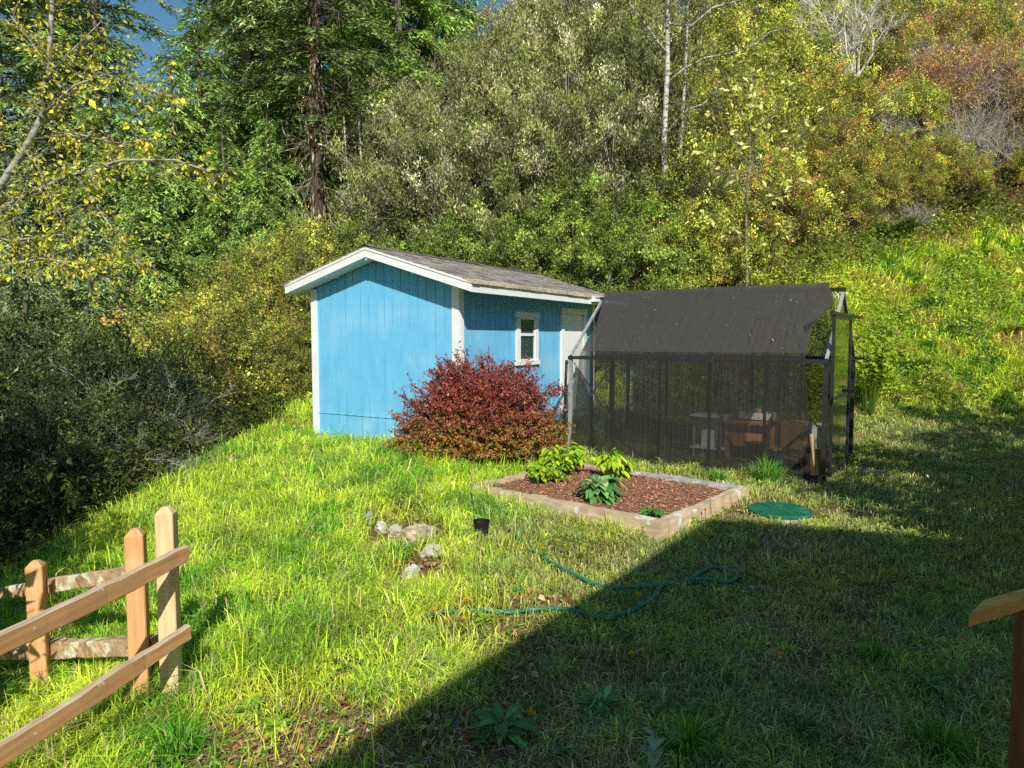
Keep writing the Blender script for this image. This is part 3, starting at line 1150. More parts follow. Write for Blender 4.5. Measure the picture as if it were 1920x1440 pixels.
# local x along right edge (depth), local y along front edge to the left
def timber(p, q, m='timber', h=TH, top=.105):
    p = np.array(p, float)
    q = np.array(q, float)
    n = 14
    a = Acc()
    d = (q - p) / np.linalg.norm(q - p)
    s = np.array([-d[1], d[0]])
    rr = np.random.default_rng(int(abs(p[0] * 31 + q[1] * 17) * 100) + 3)
    prev = None
    vs = []
    for i in range(n + 1):
        c = p + (q - p) * i / n
        j = rr.normal(0, .004, 4)
        w = TW / 2
        vs += [(*(c - s * (w + j[0])), top - h), (*(c + s * (w + j[1])), top - h), (*(c + s * (w + j[1] - .01)), top + j[2]),
               (*(c - s * (w + j[0] - .01)), top + j[3])]
    f = []
    for i in range(n):
        b = i * 4
        for e in range(4):
            f.append([b + e, b + (e + 1) % 4, b + 4 + (e + 1) % 4, b + 4 + e])
    f.append([3, 2, 1, 0])
    e = n * 4
    f.append([e, e + 1, e + 2, e + 3])
    a.add(vs, f)
    return a.build('bed_timber', M[m], bed)


timber((TW / 2, .02), (TW / 2, 1.62), 'crosstimber')
timber((TW / 2, 1.64), (TW / 2, BL), 'crosstimber', h=.2, top=.10)
timber((TW + .012, TW / 2), (BW - .9, TW / 2), top=.102)
timber((BW - .88, TW / 2), (BW - .02, TW / 2), top=.108)
timber((BW - TW / 2, TW + .01), (BW - TW / 2, 1.3), 'greytimber', top=.115)
timber((BW - TW / 2, 1.32), (BW - TW / 2, BL), 'crosstimber', top=.11)
timber((TW + .01, BL - TW / 2), (BW - TW - .01, BL - TW / 2), top=.11)
# mulch
a = Acc()
mx_, my_ = np.meshgrid(np.linspace(TW - .01, BW - TW + .01, 40), np.linspace(TW - .01, BL - TW + .01, 50), indexing='ij')
mz = .045 + .05 * fbm(mx_, my_, .4, 41)
k = (np.arange(39)[:, None] * 50 + np.arange(49)[None, :])
a.add(np.stack([mx_, my_, mz], -1).reshape(-1, 3), np.stack([k, k + 50, k + 51, k + 1], -1).reshape(-1, 4))
n = 9000
cx, cy = rng.uniform(TW, BW - TW, n), rng.uniform(TW, BL - TW, n)
cz = .05 + .05 * fbm(cx, cy, .4, 41) + rng.uniform(0, .012, n)
D = rnd(n) * np.array([1, 1, .25])
leaves(a, np.stack([cx, cy, cz], -1), D, rnd(n, .4) + np.array([0, 0, 1.]), rng.uniform(.015, .05, n), rng.uniform(.2, .4, n),
       pick([(1.3, 1.1, 1.0, 3), (2.1, 1.9, 1.7, 2), (.7, .6, .6, 2), (2.9, 2.9, 2.6, .6)], n), .05)
mul = a.build('mulch', M['mulch'])
mul.location = bed.location
mul.rotation_euler = bed.rotation_euler
tag(mul, 'reddish bark mulch filling the raised bed', 'mulch', kind='stuff')

# ================================================================== SEPTIC LID, STONES, POTS
lp = G(1463, 965)
t = thing('septic_lid', 'round green plastic access lid set in the lawn beside the raised bed', 'lid', (lp[0], lp[1], lp[2]))
a = Acc()
tube(a, [(0, 0, -.05), (0, 0, .022), (0, 0, .026)], [.30, .30, .29], 48)
a.build('riser_ring', M['whiteplastic'], t)
a = Acc()
tube(a, [(0, 0, .030), (0, 0, .052), (0, 0, .060), (0, 0, .066)], [.312, .314, .30, .10], 48)
for k in range(12):
    an = k * PI / 6
    bar(a, (.12 * math.cos(an), .12 * math.sin(an), .066), (.28 * math.cos(an), .28 * math.sin(an), .062), .012, .008)
a.build('lid_disc', M['lidgreen'], t, smooth=False)
for k in range(4):
    an = k * PI / 2 + .5
    a = Acc()
    tube(a, [(.285 * math.cos(an), .285 * math.sin(an), .058), (.285 * math.cos(an), .285 * math.sin(an), .067)], .012, 8)
    a.build('lid_screw', M['metal'], t)


def rock(label, px, py, sx, sy, sz, seed, tint=(1, 1, 1), name='rock', sink=.3):
    p = G(px, py)
    r = np.random.default_rng(seed)
    n = 14
    th = np.linspace(0, PI, n)
    ph = np.linspace(0, 2 * PI, 26, endpoint=False)
    T, Pp = np.meshgrid(th, ph, indexing='ij')
    d = np.stack([np.sin(T) * np.cos(Pp), np.sin(T) * np.sin(Pp), np.cos(T)], -1)
    k = norm(r.normal(0, 1, (9, 3)))
    lim = r.uniform(.40, .80, 9)
    rad = np.ones(T.shape)
    for kk, ll in zip(k, lim):
        dt = d @ kk
        rad = np.minimum(rad, np.where(dt > .15, ll / np.maximum(dt, .15), 9))
    rad = rad * (1 + (fbm(d[..., 0] * 2 + d[..., 2], d[..., 1] * 2 + d[..., 2] * 1.3, .5, seed) - .5) * .5)
    v = d * rad[..., None] * np.array([sx, sy, sz]) / 2
    a = Acc()
    m = len(ph)
    f = []
    for i in range(n - 1):
        for j in range(m):
            f.append([i * m + j, (i + 1) * m + j, (i + 1) * m + (j + 1) % m, i * m + (j + 1) % m])
    a.add(v.reshape(-1, 3), f, tint)
    o = a.build(name, M['rock'])
    o.location = (p[0], p[1], p[2] + sz * (.50 - sink))
    o.rotation_euler = (r.uniform(-.2, .2), r.uniform(-.2, .2), r.uniform(0, 6))
    return tag(o, label, 'rock', 'rocks showing in the grass bank')


rock('thin grey rock at the upper left end of the rock group', 690, 982, 0.172, 0.086, 0.189, 1, (.75, .75, .78))
rock('rounded white rock second from the upper left in the grass', 716, 996, 0.189, 0.138, 0.172, 2, (1.3, 1.3, 1.28))
rock('small white rock beside the bigger tan boulder', 741, 1005, 0.206, 0.12, 0.155, 3, (1.25, 1.22, 1.15))
rock('biggest tan boulder of the rock group in the bank', 786, 1018, 0.327, 0.241, 0.292, 4, (1.0, .88, .66))
rock('flat cracked pale rock just below the tan boulder', 803, 1042, 0.292, 0.155, 0.138, 5, (.95, .95, .86))
rock('bright white flat rock on bare soil, nearest the lawn', 768, 1087, 0.258, 0.189, 0.172, 6, (1.45, 1.45, 1.45))
rock('tiny speckled rock left of the tan boulder, half buried', 702, 1028, 0.103, 0.069, 0.06, 7, (.95, .92, .75))
rock('flat grey rock on the far left crest of the bank', 440, 868, .4, .25, .12, 8, (.8, .72, .6))
a = Acc()
box(a, (0, 0, 0), (.32, .16, .04))
p = G(1632, 889)
o = a.build('stepping_stone', M['concrete'])
o.location = (p[0], p[1], p[2] + .03)
o.rotation_euler = (0, 0, -.5)
tag(o, 'pale concrete slab lying in the grass by the greenhouse door', 'paving slab')

p = G(903, 1012)
t = thing('buried_pot', 'black plastic pot half sunk in long grass left of the raised bed', 'pot', (p[0], p[1], p[2]))
a = Acc()
ring = []
tube(a, [(0, 0, -.02), (0, 0, .17)], [.055, .072], 20, caps=False)
tube(a, [(0, 0, .155), (0, 0, .175)], [.076, .076], 20, caps=False)
tube(a, [(0, 0, .17), (0, 0, .05)], [.068, .06], 20, caps=False)
a.build('pot_wall', M['blackplastic'], t)
a = Acc()
tube(a, [(0, 0, .05), (0, 0, .06)], [.062, .061], 16)
a.build('soil', M['mulch'], t)
a = Acc()
tube(a, [(-.05, .05, 0), (-.08, .06, .3), (-.10, .06, .42)], .006, 5)
o = a.build('dry_stalk', M['bark'])
o.location = (p[0], p[1], p[2])
tag(o, 'thin dark dead stalk standing behind the black pot', 'stalk')

def lawn_lift(x, y):
    return sstep(.1, .7, x - np.interp(y, [2, 4, 5.5, 7, 9], [-.5, -.4, -.1, .2, .9]))


# garden hose snaking over the lawn
def hose(name, label, pts, r=.0135):
    P = np.array([G(x, y) for x, y in pts]) + np.array([0, 0, r + .012])
    # smooth with a Catmull-Rom pass
    Q = []
    for i in range(len(P) - 1):
        p0, p1, p2, p3 = P[max(i - 1, 0)], P[i], P[i + 1], P[min(i + 2, len(P) - 1)]
        for tt in np.linspace(0, 1, 6, endpoint=False):
            Q.append(.5 * (2 * p1 + (p2 - p0) * tt + (2 * p0 - 5 * p1 + 4 * p2 - p3) * tt ** 2 + (3 * p1 - p0 - 3 * p2 + p3) * tt ** 3))
    Q.append(P[-1])
    Q = np.array(Q)
    Q[:, 2] = H(Q[:, 0], Q[:, 1]) + r + .010 + .028 * lawn_lift(Q[:, 0], Q[:, 1]) + .008 * np.sin(np.arange(len(Q)) * .37)
    a = Acc()
    tube(a, Q, r, 8)
    return a, Q


a, Q = hose('garden_hose', '', [(795, 1168), (835, 1157), (870, 1150), (905, 1153), (950, 1158), (1000, 1152), (1046, 1157),
                                (1095, 1165), (1142, 1169), (1183, 1161), (1212, 1145), (1228, 1128), (1245, 1111), (1270, 1103),
                                (1296, 1097), (1329, 1079), (1354, 1077), (1376, 1084), (1383, 1092), (1372, 1101), (1345, 1102),
                                (1300, 1100), (1265, 1107), (1225, 1113), (1163, 1115), (1117, 1106), (1067, 1086), (1030, 1062),
                                (987, 1027), (955, 1000)])
o = a.build('garden_hose', M['hose'], smooth=True)
tag(o, 'green garden hose looping over the shaded lawn into the sunny grass', 'hose')
a, Q = hose('garden_hose', '', [(880, 1108), (905, 1102), (930, 1101), (950, 1107), (975, 1118)])
o = a.build('hose_end', M['hose'], smooth=True)
tag(o, 'short stray length of green hose lying in sunlit grass', 'hose')

# ================================================================== FENCES
def post(parent, p, h, w, rz, m, sink=.25, capd=.035):
    a = Acc()
    hw = w / 2
    ch = .006
    prof = [(-hw + ch, -hw), (hw - ch, -hw), (hw, -hw + ch), (hw, hw - ch), (hw - ch, hw), (-hw + ch, hw), (-hw, hw - ch), (-hw, -hw + ch)]
    v = []
    for z, s in ((-sink, 1), (h * .33, 1.004), (h * .66, .997), (h - capd, 1), (h - .004, .42), (h, .12)):
        v += [(x * s, y * s, z) for x, y in prof]
    f = []
    for i in range(5):
        for j in range(8):
            f.append([i * 8 + j, i * 8 + (j + 1) % 8, (i + 1) * 8 + (j + 1) % 8, (i + 1) * 8 + j])
    f.append([40 + j for j in range(8)])
    a.add(v, f)
    o = a.build('fence_post', M[m], parent)
    o.location = p
    o.rotation_euler = (0, 0, rz)
    return o


def rail(parent, p, q, w, h, m, seed=0, rough=.004, n=26):
    p = np.array(p, float)
    q = np.array(q, float)
    L_ = np.linalg.norm(q - p)
    r = np.random.default_rng(seed)
    jx = np.convolve(r.normal(0, rough, n + 5), np.ones(5) / 2.2, 'valid')
    jz = np.convolve(r.normal(0, rough, n + 5), np.ones(5) / 2.2, 'valid')
    jh = np.convolve(r.normal(0, rough, n + 5), np.ones(5) / 2.2, 'valid')
    v = []
    ch = .006
    for i in range(n + 1):
        y = L_ * i / n
        hw, hh = w / 2, h / 2 + jh[i]
        for x, z in ((-hw + ch, -hh), (hw - ch, -hh), (hw, -hh + ch), (hw, hh - ch), (hw - ch, hh), (-hw + ch, hh), (-hw, hh - ch), (-hw, -hh + ch)):
            v.append((x + jx[i], y, z + jz[i]))
    f = []
    for i in range(n):
        for j in range(8):
            f.append([i * 8 + j, i * 8 + (j + 1) % 8, (i + 1) * 8 + (j + 1) % 8, (i + 1) * 8 + j])
    ends = [list(range(7, -1, -1)), [n * 8 + j for j in range(8)]]
    a = Acc()
    topf = [q_ for k_, q_ in enumerate(f) if k_ % 8 in (3, 4, 5)]
    sidef = [q_ for k_, q_ in enumerate(f) if k_ % 8 not in (3, 4, 5)] + ends
    a.add(v, sidef)
    a.f.append((np.array(topf), 1))
    o = a.build('fence_rail', [M[m], M['railtop' if m == 'rail' else m]], parent)
    o.location = p
    d = q - p
    o.rotation_euler = (math.asin(d[2] / L_), 0, math.atan2(-d[0], d[1]))
    return o


pa = onray(323, 1310, 3.60)
ZA = float(H(pa[0], pa[1]))
fa = thing('rail_fence', 'near two rail fence whose boards run from the tall pale post towards the viewer', 'fence',
           (pa[0], pa[1], 0))
rzA = math.atan2(-.17, 1.0) * -1
top = onray(321, 949, 3.60)[2]
base = onray(323, 1310, 3.60)[2]
post(fa, (0, 0, base), top - base, .092, .17, 'palecedar')
rd = norm(np.array([-.165, -1.0, 0]))
sd = np.array([.985, -.163, 0])
for (pxe, pye, pxb, pyb, mm, sdx) in ((350, 1038, 0, 1207, 'rail', 1), (352, 1186, 0, 1415, 'rail', 2)):
    e = onray(pxe, pye, 3.56)
    b_ = onray(pxb, pyb, 2.60)
    dd_ = (b_ - e) / 1.0
    e0 = e - np.array([pa[0], pa[1], 0])
    rail(fa, e0, e0 + dd_ * 1.9, .038, .092, mm, sdx)
for (bx, by, Yb) in ((326, 1052, 3.50), (85, 1165, 2.86), (326, 1203, 3.50)):
    bp_ = onray(bx, by, Yb) - np.array([pa[0], pa[1], 0])
    a = Acc()
    tube(a, [(0, 0, 0), (.012, -.002, 0)], .007, 8)
    bo = a.build('bolt', M['blackplastic'], fa)
    bo.location = bp_
far = np.array([pa[0], pa[1], 0]) + rd * 1.75
post(fa, (far[0] - pa[0] - .06, far[1] - pa[1], float(H(far[0], far[1]))), 1.05, .092, .17, 'cedar')

pb = onray(265, 1312, 3.69)
pc = onray(79, 1318, 4.11)
fb = thing('rail_fence', 'farther fence with two orange posts and rough lichened rails running left', 'fence',
           (pb[0], pb[1], 0))
o_ = np.array([pb[0], pb[1], 0])
tb = onray(258, 990, 3.69)[2]
post(fb, (0, 0, pb[2]), tb - pb[2], .094, .30, 'cedar')
tc_ = onray(77, 1050, 4.11)[2]
post(fb, tuple(np.array([pc[0] - pb[0], pc[1] - pb[1], pc[2]])), tc_ - pc[2], .092, .30, 'cedar')
# rails fixed on the far side of the posts
r0 = onray(262, 1072, 3.77)
r1 = onray(0, 1112, 4.42)
rail(fb, r0 - o_ + (r0 - r1) * .05, r0 - o_ + (r1 - r0) * 1.9, .045, .085, 'lichenrail', 4, .003)
r0 = onray(296, 1208, 3.74)
r1 = onray(0, 1220, 4.42)
rail(fb, r0 - o_, r0 - o_ + (r1 - r0) * 1.9, .07, .095, 'lichenrail', 9, .006, 34)
pd_ = pc + (pc - pb) * 1.05
post(fb, (pd_[0] - pb[0], pd_[1] - pb[1], float(H(pd_[0], pd_[1]))), .95, .092, .30, 'cedar')

# ================================================================== DECK RAILING at the right edge
rl = thing('porch_railing', 'short end of a new orange wooden porch rail on a dark post', 'railing', (1.303, 1.9, 0))
zt = CAM_H + ray(1817, 1151)[2] * 1.9
a = Acc()
q0 = np.array([0, 0, zt - .019])
ax = norm(np.array([.90, .44, 0]))
e1 = np.array([.113, .105, 0])
v = []
for dz in (-.019, .0125):
    v += [q0 + np.array([0, 0, dz]), q0 + ax * 1.15 + np.array([0, 0, dz]), q0 + ax * 1.15 + e1 + np.array([0, 0, dz]), q0 + e1 + np.array([0, 0, dz])]
inn = []
c_ = (q0 + ax * .575 + e1 / 2)
for p_ in v[4:8]:
    w_ = np.array(p_)
    w_ = c_ + (w_ - c_) * np.array([.992, .992, 0]) + np.array([0, 0, 0])
    w_[2] = q0[2] + .019
    inn.append(w_)
v += inn
a.add(v, [[3, 2, 1, 0], [0, 1, 5, 4], [1, 2, 6, 5], [2, 3, 7, 6], [3, 0, 4, 7], [4, 5, 9, 8], [5, 6, 10, 9], [6, 7, 11, 10], [7, 4, 8, 11], [8, 9, 10, 11]])
a.build('handrail', M['orangewood'], rl)
a = Acc()
pp = ax * .315 + np.array([.06, .04, 0])
box(a, (pp[0], pp[1], (zt - .04) / 2 - .1), (.092, .092, zt + .16), math.atan2(ax[1], ax[0]))
a.build('rail_post', M['brownwood'], rl)
a = Acc()
pp = ax * 1.05 + np.array([.06, .04, 0])
box(a, (pp[0], pp[1], (zt - .04) / 2 - .1), (.092, .092, zt + .16), math.atan2(ax[1], ax[0]))
a.build('rail_post', M['brownwood'], rl)

# ================================================================== HOUSE beside the viewer (its roof shades the lawn)
house = thing('house', 'house standing right beside the viewer whose gable roof shades the near lawn', 'house', (1.962 + .2104 * 5.03, 6.594 - 1.2818 * 5.03, 0), 0)
ed = np.array([-.582, -.813])
rk = np.array([.813, -.582])
RS = .259
HZ = 5.0
def hp(i, j, z):
    w = ed * i + rk * j
    return (w[0], w[1], z)
def roofz(j):
    return HZ + RS * (j if j < 4.5 else 9.0 - j)
a = Acc()
for j0, j1 in ((0, 4.5), (4.5, 9.0)):
    v = [hp(0, j0, roofz(j0)), hp(9, j0, roofz(j0)), hp(9, j1, roofz(j1)), hp(0, j1, roofz(j1))]
    a.add(v + [(x, y, z - .14) for x, y, z in v], [[3, 2, 1, 0], [4, 5, 6, 7], [0, 1, 5, 4], [1, 2, 6, 5], [2, 3, 7, 6], [3, 0, 4, 7]])
a.build('roof', M['shingle'], house)
a = Acc()
c0 = [(.5, .5), (8.6, .5), (8.6, 8.5), (.5, 8.5)]
for (p_, q_) in zip(c0, c0[1:] + c0[:1]):
    pts = [p_, q_]
    if abs(p_[1] - q_[1]) > 1:
        pts = [p_, (p_[0], 4.5), q_]
    for s0, s1 in zip(pts[:-1], pts[1:]):
        a.add([hp(*s0, -.4), hp(*s1, -.4), hp(*s1, roofz(s1[1]) - .15), hp(*s0, roofz(s0[1]) - .15)], [[0, 1, 2, 3]])
a.build('wall', M['housewall'], house)
# ================================================================== GRASS
def blades(acc, x, y, z, length, width, azim, lean, col, seg=True):
    n = len(x)
    P = np.stack([x, y, z], -1)
    hd = np.stack([np.cos(azim), np.sin(azim), np.zeros(n)], -1)
    sa = azim + PI / 2 + rng.normal(0, .9, n)
    S = np.stack([np.cos(sa), np.sin(sa), np.zeros(n)], -1) * (width / 2)[:, None]
    L = length[:, None]
    ln = lean[:, None]
    up = np.array([0, 0, 1.0])
    m = P + up * L * .55 * np.sqrt(np.maximum(1 - .25 * ln ** 2, .1)) + hd * L * .28 * ln
    tp = P + up * L * np.maximum(.95 - .55 * ln, .12) + hd * L * np.minimum(ln, 1.1) * .8
    V = np.stack([P - S, P + S, m - S * .8, m + S * .8, tp], 1).reshape(-1, 3)
    o = (np.arange(n) * 5)[:, None]
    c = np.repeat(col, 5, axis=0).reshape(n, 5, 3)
    c[:, :2] *= .62  # blade feet darkened, shade between the blades put into their colour
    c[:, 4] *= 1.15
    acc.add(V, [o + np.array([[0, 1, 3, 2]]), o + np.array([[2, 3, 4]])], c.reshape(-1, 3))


LUSH = np.array([.23, .55, .035])
LIME = np.array([.70, .82, .065])
DARK = np.array([.08, .27, .025])
STRAW = np.array([.75, .60, .28])
DULL = np.array([.32, .42, .14])


def lawn_zone(x, y):
    """0 = long lush bank on the left, 1 = short mown lawn on the right"""
    edge = np.interp(y, [2, 4, 5.5, 7, 9, 11, 14], [-.5, -.4, -.1, .2, .9, 2.0, 3.0])
    return sstep(-.5, .5, x - edge + (fbm(x, y, .9, 50) - .5) * 1.1)


def grass_cols(x, y, n, zone):
    f1 = fbm(x, y, .8, 61)[:, None]
    f2 = fbm(x, y, .30, 66)[:, None]
    f1 = np.clip((f1 - .5) * 2.0 + .48, 0, 1)
    c = LUSH * (1 - f1) + LIME * f1
    c = np.where(f2 > .56, c * .4 + LIME * .7, c)
    c = np.where(f2 < .40, c * .35 + DARK * .65, c)
    short = DULL * (1 - f1 * .6) + LIME * f1 * .42 + STRAW * .08
    z = zone[:, None]
    c = c * (1 - z) + short * z
    d = rng.random(n)[:, None]
    dry = .07 + .32 * np.clip((fbm(x, y, .6, 71)[:, None] - .45) * 4, 0, 1) * (z * .9 + .25)
    c = np.where(d < dry, STRAW * (.5 + rng.random((n, 1)) * .7), c)
    return c * np.exp(rng.normal(0, .25, (n, 1)))


def clear(x, y, m=0.0):
    ok = ~(in_shed(x, y, .03) | in_gh(x, y, .02) | in_bed(x, y, .01))
    ok &= ((x - lp[0]) ** 2 + (y - lp[1]) ** 2) > .31 ** 2
    return ok


acc = Acc()
# evenly mixed blades; fewer and wider with distance
NB = 300000
y = np.exp(rng.uniform(math.log(2.2), math.log(16.5), NB))
x = rng.uniform(-1, 1, NB) * (.80 * y + .7)
keep = clear(x, y) & (x > -5.6 - .3 * np.maximum(0, y - 12.5))
toe_ = np.interp(x, [-30, -14, -8, -3, 1, 4, 7, 12, 40], [15, 15.5, 16.5, 16.2, 14.6, 14.0, 13.4, 13.2, 13])
keep &= y < toe_ + .6
b_ = bare(x, y)
keep &= rng.random(NB) > b_ * .93
x, y = x[keep], y[keep]
n = len(x)
zone = lawn_zone(x, y)
hgt = (.13 + .13 * fbm(x, y, .5, 81)) * (1 - zone) + (.042 + .075 * fbm(x, y, .35, 83)) * zone
hgt = hgt * np.exp(rng.normal(0, .28, n)) * (.75 + .06 * np.minimum(y, 8))
comb = fbm(x, y, .7, 91) * 9 + PI * .9
az = comb + rng.normal(0, 1.4, n)
lean = np.clip(rng.normal(.80, .36, n) + .2 * fbm(x, y, .4, 95), .05, 1.25)
wid = (.0030 + .00072 * y) * np.exp(rng.normal(0, .3, n))
blades(acc, x, y, H(x, y) - .005, hgt, wid, az, lean, grass_cols(x, y, n, zone))


def tuft_field(acc, cx, cy, hmul, per, spread, colf=None, wmul=1.0):
    m = len(cx)
    k = rng.poisson(per, m) + 4
    i = np.repeat(np.arange(m), k)
    n = len(i)
    az = rng.uniform(0, 2 * PI, n)
    r = np.abs(rng.normal(0, 1, n)) * spread * hmul[i]
    x = cx[i] + np.cos(az) * r
    y = cy[i] + np.sin(az) * r
    hh = hmul[i] * rng.uniform(.45, 1.1, n)
    ln = np.clip(rng.normal(.72, .32, n) + .25 * r / (spread * hmul[i] + 1e-6), .05, 1.3)
    zone = lawn_zone(x, y) * .6
    c = grass_cols(x, y, n, zone) * np.repeat(np.exp(rng.normal(0, .22, m)), k)[:, None]
    if colf is not None:
        c = colf(c, n)
    ok = clear(x, y, 0)
    w = (.0035 + .0007 * y) * np.exp(rng.normal(0, .2, n)) * wmul
    blades(acc, x[ok], y[ok], H(x, y)[ok] - .005, hh[ok], w[ok], (az + rng.normal(0, .5, n))[ok], ln[ok], c[ok])


# clumps over the bank and lawn
NT = 5200
y = np.exp(rng.uniform(math.log(2.3), math.log(15.5), NT))
x = rng.uniform(-1, 1, NT) * (.80 * y + .6)
zn = lawn_zone(x, y)
keep = clear(x, y) & (rng.random(NT) < np.where(zn > .5, .55, 1.0)) & (x > -5 - .3 * np.maximum(0, y - 12.5)) & (bare(x, y) < .45)
x, y, zn = x[keep], y[keep], zn[keep]
hm = np.where(zn > .5, rng.uniform(.07, .17, len(x)), rng.uniform(.12, .30, len(x))) * (1 + .25 * (y < 4.5) * (zn < .5))
tuft_field(acc, x, y, hm, 34, .28)
# longer fringe along the foot of the greenhouse, the bed and the shed
px_, py_ = [], []
for i in range(70):
    w = GH0 + GU * rng.uniform(-3.6, -.5) - GB * rng.uniform(.05, .5)
    px_.append(w[0]); py_.append(w[1])
for i in range(60):
    w = SHED0 + SU * rng.uniform(-.1, 3.0) - SB * rng.uniform(.05, .4)
    px_.append(w[0]); py_.append(w[1])
for i in range(40):
    w = BED0 + BV * rng.uniform(0.3, 2.6) - BU * rng.uniform(.02, .12)
    px_.append(w[0]); py_.append(w[1])
for i in range(40):
    w = BED0 + BV * rng.uniform(-.05, 2.6) + BU * (BW + rng.uniform(.02, .2))
    px_.append(w[0]); py_.append(w[1])
for i in range(30):
    w = BED0 + BV * (BL + rng.uniform(.02, .25)) + BU * rng.uniform(-.1, BW + .1)
    px_.append(w[0]); py_.append(w[1])
for i in range(70):
    an = rng.uniform(PI * 1.02, PI * 1.98)
    px_.append(-.44 + 1.25 * math.cos(an) + rng.normal(0, .06)); py_.append(9.15 + .80 * math.sin(an) + rng.normal(0, .08))
px_, py_ = np.array(px_), np.array(py_)
tuft_field(acc, px_, py_, rng.uniform(.10, .26, len(px_)), 30, .3)
gr = acc.build('lawn_grass', M['grass'])
tag(gr, 'rough green grass of the yard, long on the left bank and short on the lawn', 'grass', kind='stuff')

# low clover and broad leaved weeds creeping between the blades
acc = Acc()
NW = 60000
y = np.exp(rng.uniform(math.log(2.3), math.log(14), NW))
x = rng.uniform(-1, 1, NW) * (.80 * y + .5)
keep = clear(x, y) & (x > -4.6) & (fbm(x, y, .55, 101) > .52) & (rng.random(NW) > bare(x, y) * .6)
x, y = x[keep], y[keep]
n = len(x)
zone = lawn_zone(x, y)
P = np.stack([x, y, H(x, y) + rng.uniform(.01, .06, n) * (1 + (1 - zone) * .9)], -1)
f = fbm(x, y, .5, 103)[:, None]
c = (np.array([.07, .24, .03]) * (1 - f) + np.array([.24, .44, .03]) * f) * (1 - .35 * zone[:, None])
c = c * np.exp(rng.normal(0, .25, (n, 1)))
leaves(acc, P, rnd(n) * np.array([1, 1, .3]) + np.array([0, 0, .15]), rnd(n, .5) + np.array([0, 0, 1.]),
       (.014 + .0022 * y) * np.exp(rng.normal(0, .3, n)), rng.uniform(.5, .85, n), c, .15)
o = acc.build('clover', M['grass'])
tag(o, 'low clover and small broad weeds creeping through the lawn', 'ground cover', kind='stuff')

# fallen leaves and straw litter
acc = Acc()
pts = []
for (cx, cy, sx, sy, k) in ((-.75, 2.95, .8, .5, 420), (1.2, 4.2, 1.6, 1.2, 170), (2.6, 5.3, 1.3, .9, 60), (-.2, 3.9, .6, .3, 90),
                            (.2, 4.6, .5, .2, 80), (-1.2, 6.7, .5, .5, 50), (0.8, 2.9, .9, .4, 90), (-.72, 5.35, .2, .2, 50), (2.5, 6.9, .7, .3, 60), (-2.2, 3.0, 1.2, .6, 60)):
    pts.append(np.stack([rng.normal(cx, sx * .6, k), rng.normal(cy, sy * .6, k)], -1))
pts = np.concatenate(pts)
pts = pts[clear(pts[:, 0], pts[:, 1])]
n = len(pts)
P = np.stack([pts[:, 0], pts[:, 1], H(pts[:, 0], pts[:, 1]) + rng.uniform(.012, .045, n)], -1)
bigleaf(acc, P, rnd(n) * np.array([1, 1, .25]), rnd(n, .4) + np.array([0, 0, 1.]), rng.uniform(.025, .065, n), rng.uniform(.35, .65, n),
        pick([(.46, .22, .09, 3), (.60, .38, .18, 2), (.26, .13, .08, 2), (.66, .52, .32, 1), (.30, .25, .26, 1)], n, .25), droop=-.15, fold=.5)
n = 9000
x = np.concatenate([rng.normal(-.75, .75, n // 2), rng.normal(1.5, 1.4, n // 2)])
y = np.concatenate([rng.normal(2.95, .45, n // 2), rng.normal(4.4, 1.2, n // 2)])
ok = clear(x, y) & (y > 2.1)
x, y = x[ok], y[ok]
n = len(x)
P = np.stack([x, y, H(x, y) + rng.uniform(.008, .03, n)], -1)
leaves(acc, P, rnd(n) * np.array([1, 1, .15]), rnd(n, .3) + np.array([0, 0, 1.]), rng.uniform(.03, .10, n), .06,
       pick([(.60, .46, .27, 2), (.40, .27, .16, 2), (.72, .62, .42, 1)], n, .3), .1)
o = acc.build('fallen_leaves', M['leaf'])
tag(o, 'brown fallen leaves and straw scattered over the lawn', 'fallen leaves', kind='stuff')

# rough grass and weeds on the sunny slope behind the greenhouse
acc = Acc()
NH = 120000
x = rng.uniform(2.5, 22, NH)
y = rng.uniform(12.6, 25, NH)
top_ = np.interp(x, [2.5, 5, 7, 9, 12, 15, 22], [15.3, 16.3, 17.3, 18.2, 18.9, 19.6, 22]) + (fbm(x, y, 1.5, 110) - .5) * 1.6
keep = (y < top_) & (x < .8 * y + 1.5) & clear(x, y)
x, y = x[keep], y[keep]
n = len(x)
h1 = fbm(x, y, 1.3, 111)
h2 = fbm(x, y, .45, 112)
h1 = np.clip((h1 - .5) * 1.6 + .78, 0, 1)
c = LUSH * (1 - h1[:, None]) + LIME * 1.15 * h1[:, None]
c = np.where((h2 > .57)[:, None] & (rng.random((n, 1)) < .75), STRAW * np.array([1, .95, .6]), c)
c = np.where((h2 < .36)[:, None], DARK * 1.1, c) * np.exp(rng.normal(0, .28, (n, 1)))
toe_ = np.interp(x, [2, 7, 12, 40], [14.3, 13.4, 13.2, 13])
rise = sstep(-.6, 1.2, y - toe_)
hg = (.08 + (.10 + .20 * h1) * rise) * np.exp(rng.normal(0, .25, n))
blades(acc, x, y, H(x, y) - .02, hg, (.010 + .0007 * y) * np.exp(rng.normal(0, .25, n)), fbm(x, y, 1.1, 114) * 9 + rng.normal(0, .8, n),
       np.clip(rng.normal(.95, .3, n), .2, 1.25), c)
